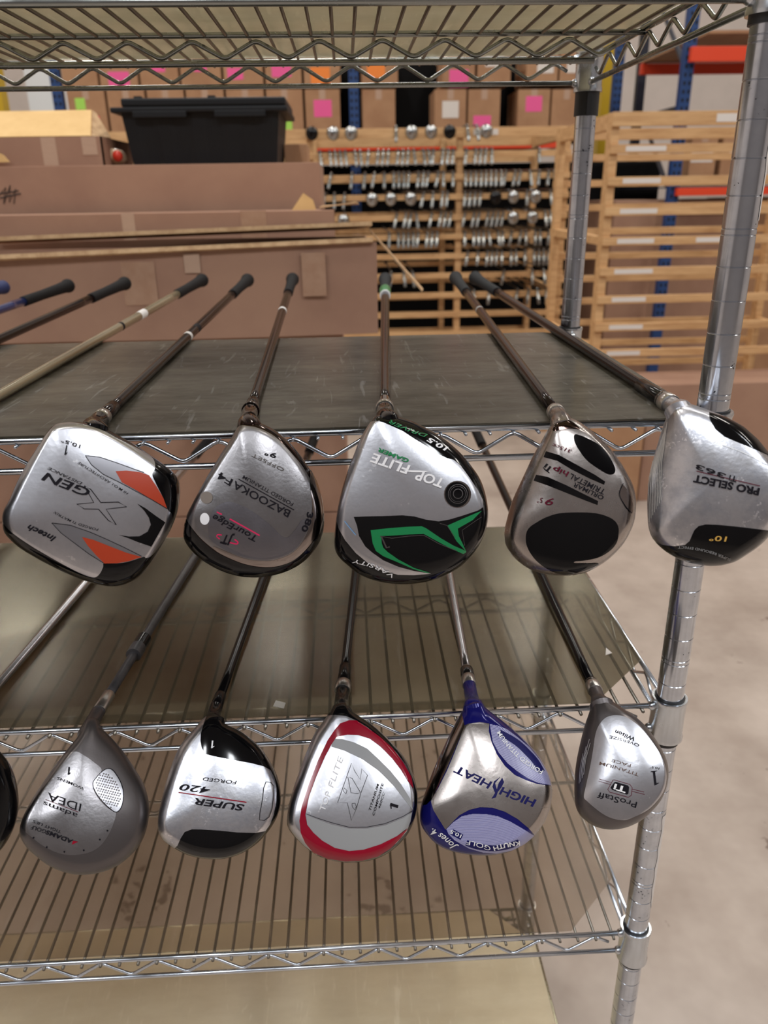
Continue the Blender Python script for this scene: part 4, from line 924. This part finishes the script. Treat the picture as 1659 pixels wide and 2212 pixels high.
lb = tuple((i, x0+.07, x0+.07+w) for i, w in ((1, .19), (2, .18), (3, .18), (4, .18), (5, .19), (6, .17), (7, .17), (8, .17))) + ((0, X_(1545, 250, YQ), X_(1590, 250, YQ)), (4, X_(1500, 518, YQ), X_(1556, 518, YQ)))
wood_rack(x0, x0+1.35, YQ, YQ+1.0, Z_(1500, 240, YQ), r2, [x0+.02, x0+1.33], 'nearly empty slatted pine rack with paper labels, right of the corner post', labels=lb)

# --- golf clubs lying in the wooden rack, heads toward the viewer
IRM = mat('chrome_iron_head', C(168, 168, 164), .3, 1, col2=C(110, 110, 108), nscale=30)
def iron_mesh(kind):
    bm = bmesh.new()
    if kind == 'iron':
        prof = [(0, 0), (.012, -.002), (.014, -.03), (.05, -.062), (.058, -.082), (.046, -.092), (.01, -.088), (-.008, -.07), (-.008, -.02)]
        a = [bm.verts.new((-.0078, -x*.55-.008, z)) for x, z in prof]; b = [bm.verts.new((.0072, -x*.55-.008, z)) for x, z in prof]
        bm.faces.new(a); bm.faces.new(b[::-1])
        for i in range(len(prof)): j = (i+1) % len(prof); bm.faces.new((a[j], a[i], b[i], b[j]))
        bmesh.ops.recalc_face_normals(bm, faces=bm.faces[:])
        tube(bm, [(0, -.02, -.03), (0, 0, 0), (0, .05, .004)], .0062, 8)
    else:
        bmesh.ops.create_uvsphere(bm, u_segments=16, v_segments=10, radius=1)
        for v in bm.verts: v.co = Vector((v.co.x*.042, v.co.y*.026-.03, v.co.z*.036-.035 if v.co.z > 0 else v.co.z*.05-.035))
        tube(bm, [(0, -.03, -.03), (0, 0, 0), (0, .05, .004)], .0068, 8)
    n0 = len(bm.faces)
    tube(bm, [(0, .05, .004), (0, .72, .006)], .0048, 6); bm.faces.ensure_lookup_table()
    n1 = len(bm.faces); tube(bm, [(0, .70, .006), (0, .94, .006)], .0098, 8); bm.faces.ensure_lookup_table()
    for f in bm.faces[n1:]: f.material_index = 1
    me = bpy.data.meshes.new('golf_iron'); 
    for f in bm.faces: f.smooth = kind != 'iron'
    bm.to_mesh(me); bm.free(); me.materials.append(IRM); me.materials.append(MT['rubber']); return me
ME = {'i': iron_mesh('iron'), 'w': iron_mesh('wood')}
ME['w'].materials[0] = mat('silver_wood_head', C(176, 178, 178), .2, 1)
ME['b'] = ME['w'].copy(); ME['b'].materials[0] = BLK
ORD = ['top', 'second', 'third', 'fourth', 'fifth', 'sixth', 'seventh', 'eighth', 'ninth', 'tenth']
rows = {0: [('b', 52), ('w', 92), ('w', 150), ('i', 560), ('w', 620), ('w', 690), ('b', 760), ('i', 860), ('i', 885), ('w', 1010)],
 1: [('i', x) for x in (90, 120, 150, 175, 230, 250, 270, 390, 410, 435, 500, 520, 545, 565, 630, 650, 670, 705, 725, 750, 780, 865, 885, 905, 922, 1145, 1435, 1575)],
 2: [('i', x) for x in (155, 285, 365, 410, 480, 500, 520, 545, 580, 600, 618, 665, 682, 745, 765, 785, 805, 822, 845, 865, 885, 903, 920, 1540, 1560, 1582)] + [('i', x) for x in (1190, 1220, 1270, 1305, 1362, 1395, 1440)],
 3: [('i', x) for x in (110, 170, 235, 590, 635, 660, 700, 722, 745, 768, 845, 905)] + [('w', 405), ('w', 455), ('w', 530), ('b', 865), ('w', 885)] + [('w', 1048)] + [('i', x) for x in (1210, 1272, 1328, 1400, 1455, 1490)],
 4: [('w', 230)] + [('i', x) for x in (560, 580, 605, 640, 780, 800, 825, 850, 900, 920, 1000, 1020, 1045, 1070, 1098)] + [('w', 1190), ('w', 1230)] + [('i', x) for x in (1262, 1300, 1322, 1345, 1375, 1400, 1425, 1470, 1525, 1545)] + [('w', 1500)],
 5: [('i', x) for x in (510, 530, 550, 570, 592, 640, 662, 685, 705, 990, 1010, 1030, 1060, 1120, 1150, 1200, 1235, 1262, 1340, 1370, 1412, 1470, 1490, 1512)],
 6: [('i', x) for x in (1015, 1080, 1098, 1115, 1145, 1190, 1212, 1232, 1380, 1400, 1420, 1440, 1510)],
 7: [('i', x) for x in (520, 600, 622, 1250, 1435, 1505)],
 8: [('i', x) for x in (1060, 1160, 1345, 1415, 1450, 1485, 1540)]}
WHERE = {0: 'top board', 1: 'first slat', 2: 'second slat', 3: 'third slat', 4: 'fourth slat', 5: 'fifth slat', 6: 'sixth slat', 7: 'seventh slat', 8: 'eighth slat'}
KW = {'i': ('golf_iron', 'chrome iron club head'), 'w': ('golf_wood', 'silver fairway wood head'), 'b': ('golf_wood', 'black fairway wood head')}
NTH = ['first', 'second', 'third', 'fourth', 'fifth', 'sixth', 'seventh', 'eighth', 'ninth', 'tenth', 'eleventh', 'twelfth', 'thirteenth', 'fourteenth', 'fifteenth', 'sixteenth', 'seventeenth', 'eighteenth', 'nineteenth', 'twentieth', 'twenty-first', 'twenty-second', 'twenty-third', 'twenty-fourth', 'twenty-fifth']
KW = {'i': ('golf_iron', 'chrome iron head'), 'w': ('golf_wood', 'silver wood head'), 'b': ('golf_wood', 'black wood head')}
for r, lst in rows.items():
    zrail = (ZR1-.005 if r == 0 else r1[r-1]+.026)
    n = {}; last = -99; lean = 0; xe = -9; rr = 0
    for k, cx in sorted(lst, key=lambda q: q[1]):
        px = cx/2.86+660; x = X_(px, 335, YR); hw = .0125 if k == 'i' else .045
        x = max(x, xe + rr*(1 if rr > .02 or hw > .02 else 1) + hw + (.006 if (k != 'i' or rr > .02) else .0085))
        if abs(x - X_(995, 335, YR)) < .02+hw: x = X_(995, 335, YR)+.021+hw
        if x > X_(1228, 335, YR)-.05: continue
        xe = x; rr = hw; bay = 'left bay' if x < X_(995, 335, YR) else 'right bay'
        if cx-last > 34 or k != 'i': lean = random.choice((-.1, .04, .14, .24)); xe += .03
        last = cx
        n[bay] = n.get(bay, -1)+1
        o = bpy.data.objects.new(KW[k][0], ME[k]); COL.objects.link(o)
        o.location = (x, YR-.026-random.random()*.012, zrail + (.012 if r == 0 else 0)); o.rotation_euler = (0, lean, 0)
        s = random.uniform(.95, 1.0); o.scale = (s*1.15, s, s*1.1) if k == 'i' else (s, s, s)
        o.location.z += .004
        tag(o, '%s on the %s of the big rack, %s, %s from left' % (KW[k][1], WHERE[r], bay, NTH[n[bay]]), 'golf club', 'clubs in the wooden rack')

# --- pallet racking with beams, uprights and cartons
PR = thing('pallet_rack', (.5, 7, FZ), 'blue and orange steel pallet racking behind the wooden rack', 'pallet rack')
def upright(px, py, Y, w=.075, mt='blue', top=3.4, holes=True, parent=PR, name='upright'):
    x = X_(px, py, Y); bm = bmesh.new(); box(bm, (x-w/2, Y, FZ), (x+w/2, Y+.07, top), 0, .004)
    if holes:
        z = -.9
        while z < 2.0:
            for s in (-1, 1): box(bm, (x+s*w*.24-.008, Y-.001, z-.012), (x+s*w*.24+.008, Y+.002, z+.012), 1)
            z += .052
    return obj(name, bm, [MT[mt], MT['black']], parent)
YP = 6.25
for px, py in ((122, 200), (765, 230)): upright(px, py, YP)
ur = upright(1478, 230, 5.4); ul = upright(1334, 200, 6.6); upright(1384, 200, 7.2, mt='navy', holes=False); upright(765, 230, YP+1.0, mt='navy', holes=False)
zbm = Z_(900, 309, YP)
bx('beam', (X_(100, 310, YP), YP-.02, zbm-.05), (X_(1232, 310, YP), YP+.03, zbm), MT['orange'], PR, .003)
bx('beam', (X_(100, 310, YP), YP+1.0, zbm-.1), (X_(1232, 310, YP), YP+1.05, zbm), MT['orange'], PR, .003)
bx('wire_deck', (X_(100, 310, YP), YP, zbm), (X_(1232, 310, YP), YP+1.05, zbm+.006), MT['navy'], PR, 0)
t = thing('shade_block', (0, 7, zbm+.008), 'black block added as the shade in the gaps between the cartons', 'shade block')
bx('shade_block_body', (X_(228, 250, 6.85), 6.8, zbm+.008), (X_(1250, 250, 6.85), 7.2, Z_(700, 95, 6.85)), MT['gap_shade'], t, .02)  # added block, the dark behind the cartons put into its black
# right-hand bay
YS = 5.35
bx('beam', (X_(1492, 115, YS), YS-.02, Z_(1600, 133, YS)), (4.4, YS+.03, Z_(1600, 100, YS)), MT['orange'], PR, .004)
bx('beam', (X_(1385, 150, 6.9), 6.9, Z_(1500, 160, 6.9)), (5.2, 6.95, Z_(1500, 136, 6.9)), MT['orange'], PR, .004)
bx('wood_deck', (X_(1400, 120, 6.8), 5.6, Z_(1500, 133, 6.8)+.01), (5.0, 6.95, Z_(1500, 133, 6.8)+.03), MT['card2'], PR, 0)
bx('beam', (X_(1462, 405, YS), YS-.02, Z_(1600, 421, YS)), (4.4, YS+.03, Z_(1600, 404, YS)), MT['orange'], PR, .004)
bx('wire_deck', (X_(1462, 405, YS), YS, Z_(1600, 404, YS)), (4.4, YS+1.3, Z_(1600, 404, YS)+.008), MT['navy'], PR, 0)
bm = bmesh.new()
for (a, ya, b, yb) in (((1388, 253), 7.2, (1470, 232), 5.5), ((1430, 20), 7.2, (1482, 150), 5.5), ((1405, 300), 7.0, (1440, 400), 5.6)):
    tube(bm, [at(*a, Y=ya), at(*b, Y=yb)], .018, 8)
obj('brace', bm, MT['navy'], PR)
# cartons on the racking: (x0, x1, y_top, notes)
def row(lst, Yf, zb, yt, lab, grp):
    for i, (a, b, m, notes, ll) in enumerate(lst):
        ym = 240; xa, xb = X_(a, ym, Yf), X_(b, ym, Yf)
        carton((xa+.004, Yf, zb), (xb-.008, Yf+.42, Z_((a+b)/2, yt, Yf)), ll, m, notes, grp)
low = [(148, 232, 'card2', ((.33, .75, .075, .08, 'green'), (.55, .45, .14, .07, 'redpink')), 'brown carton with green and red notes, far left of the lower racking row'),
 (234, 318, 'card2', (), 'brown carton directly behind the left end of the black tote'),
 (320, 402, 'card2', (), 'brown carton behind the black tote, second from its left end'),
 (404, 488, 'card2', (), 'brown carton behind the middle of the black tote'),
 (490, 574, 'card2', (), 'brown carton behind the right end of the black tote lid'),
 (576, 657, 'card2', ((.55, .35, .07, .1, 'green'),), 'brown carton with a green note peeking out right of the black tote'),
 (659, 737, 'card2', ((.5, .65, .14, .12, 'pink'),), 'brown carton with a pink note, left of the middle blue upright'),
 (782, 856, 'card2', (), 'plain brown carton just right of the middle blue upright'),
 (938, 1009, 'card2', ((.5, .62, .13, .12, 'paper'),), 'brown carton with a white label, in the middle of the lower row'),
 (1010, 1082, 'card2', ((.45, .35, .14, .11, 'pink'),), 'brown carton with a pink note low on its front, next to the white-labelled one'),
 (1117, 1189, 'card2', ((.5, .72, .13, .11, 'pink'),), 'brown carton with a pink note high on its front, near the rear post'),
 (1190, 1256, 'card2', (), 'brown carton partly behind the rear post')]
row(low, YP, zbm+.008, 193, '', 'cartons in the lower row on the racking')
hi_ = [(144, 222, 'card2', (), 'upper row carton, farthest left, above the green noted one'),
 (224, 308, 'card2', ((.5, .2, .16, .1, 'pink'),), 'upper row carton with a tilted pink note, second from left'),
 (310, 395, 'card2', ((.5, .45, .1, .06, 'pink'),), 'upper row carton, third from left, pink note behind the shelf rod'),
 (397, 486, 'card2', ((.5, .45, .1, .06, 'pink'),), 'upper row carton, fourth from left, above the tote lid'),
 (488, 575, 'card2', ((.3, .3, .12, .08, 'pink'),), 'upper row carton with a pink note at its left, fifth from left'),
 (577, 657, 'card2', ((.45, .35, .15, .08, 'pink'),), 'upper row carton with a wide pink note, sixth from left'),
 (659, 740, 'card2', ((.45, .2, .15, .14, 'onote'),), 'upper row carton with an orange note, left of the middle blue upright'),
 (782, 862, 'card2', ((.4, .35, .14, .1, 'onote'),), 'upper row carton with an orange note, right of the middle blue upright'),
 (955, 1026, 'card2', ((.5, .15, .15, .12, 'pink'),), 'upper row carton with a low pink note, above the white-labelled one'),
 (1028, 1102, 'card2', ((.5, .6, .14, .1, 'paper'),), 'upper row carton in the middle, above the low pink noted one'),
 (1132, 1202, 'card2', ((.6, .4, .13, .08, 'paper'),), 'upper row carton with a white label, left of the rear post'),
 (1203, 1262, 'card2', ((.5, .4, .1, .08, 'paper'),), 'upper row carton hidden partly by the rear post collar')]
row(hi_, YP, Z_(600, 191, YP)+.014, 92, '', 'cartons in the upper row on the racking')
zc = Z_(1600, 404, YS)+.012
for a, b, nt, ll in ((1492, 1556, ((.45, .55, .16, .08, 'paper'),), 'brown carton with a white label on the right racking, seen through the slats'), (1560, 1640, ((.5, .6, .14, .07, 'paper'),), 'brown carton with a white label beside the corner post, seen through the slats')):
    carton((X_(a, 330, YS+.1), YS+.1, zc), (X_(b, 330, YS+.05)-.004, YS+.5, Z_(a, 283, YS+.05)), ll, 'card2', nt, 'cartons on the right racking')
# added black blocks for the shade under the racking
for i, (a, b, zt_l, m, ll) in enumerate(((-2.6, -.2, zbm-.14, 'gap_shade', 'black block added as the shade under the racking beam, left'), (-.15, X_(1452, 350, 6.5), zbm-.14, 'gap_shade', 'black block added as the shade under the racking beam, behind the club rack'),)):
    t = thing('shade_block', ((a+b)/2, 6.8, FZ), ll, 'shade block')
    bx('shade_block_body', (a, 6.72, FZ+.14), (b, 7.14, zt_l), MT[m], t, .03)
    bx('pallet', (a, 6.71, FZ), (b, 7.15, FZ+.138), MT['wood'], t, .004)  # added base under the shade block
carton((1.75, 5.62, FZ), (2.7, 6.3, Z_(1450, 432, 5.6)), 'large brown carton on the floor behind the nearly empty rack, left', 'card', tape=True)
carton((2.75, 5.6, FZ), (3.7, 6.3, Z_(1600, 428, 5.6)), 'large brown carton on the floor behind the nearly empty rack, right', 'card2', tape=True)
carton((X_(1222, 1000, 2.93), 2.93, FZ), (X_(1384, 1000, 2.93), 3.22, Z_(1300, 905, 2.93)), 'tan carton on the floor seen under the upper liner, in front of the slatted rack', 'card2', tape=False)
carton((X_(1386, 1000, 2.97), 2.97, FZ), (2.5, 3.26, Z_(1640, 826, 2.97)), 'long brown carton on the floor behind the corner post', 'card', tape=False)
# white panel and yellow guard at far left
t = bx('wall_panel', (X_(58, 200, 8.5), 8.5, FZ), (X_(112, 200, 8.5), 8.55, 2.4), MT['white'], None, .004); tag(t, 'tall white panel standing at the far left beside the blue upright', 'panel')
t = bx('wall_panel', (X_(140, 200, 8.5), 8.5, FZ), (X_(156, 200, 8.5), 8.55, 2.4), MT['white'], None, .004); tag(t, 'narrow white panel edge just right of the far left blue upright', 'panel')
t = bx('column_guard', (X_(-40, 230, 7.0), 7.0, FZ), (X_(7, 230, 7.0), 7.15, 1.1), MT['yellow'], None, .01); tag(t, 'yellow column guard cut by the left edge of the photo', 'column guard')
t = bx('column_guard', (X_(1300, 200, 7.6), 7.6, FZ), (X_(1326, 200, 7.6), 7.75, 2.2), MT['yellow'], None, .01); tag(t, 'yellow column seen just right of the rear post collar', 'column guard')
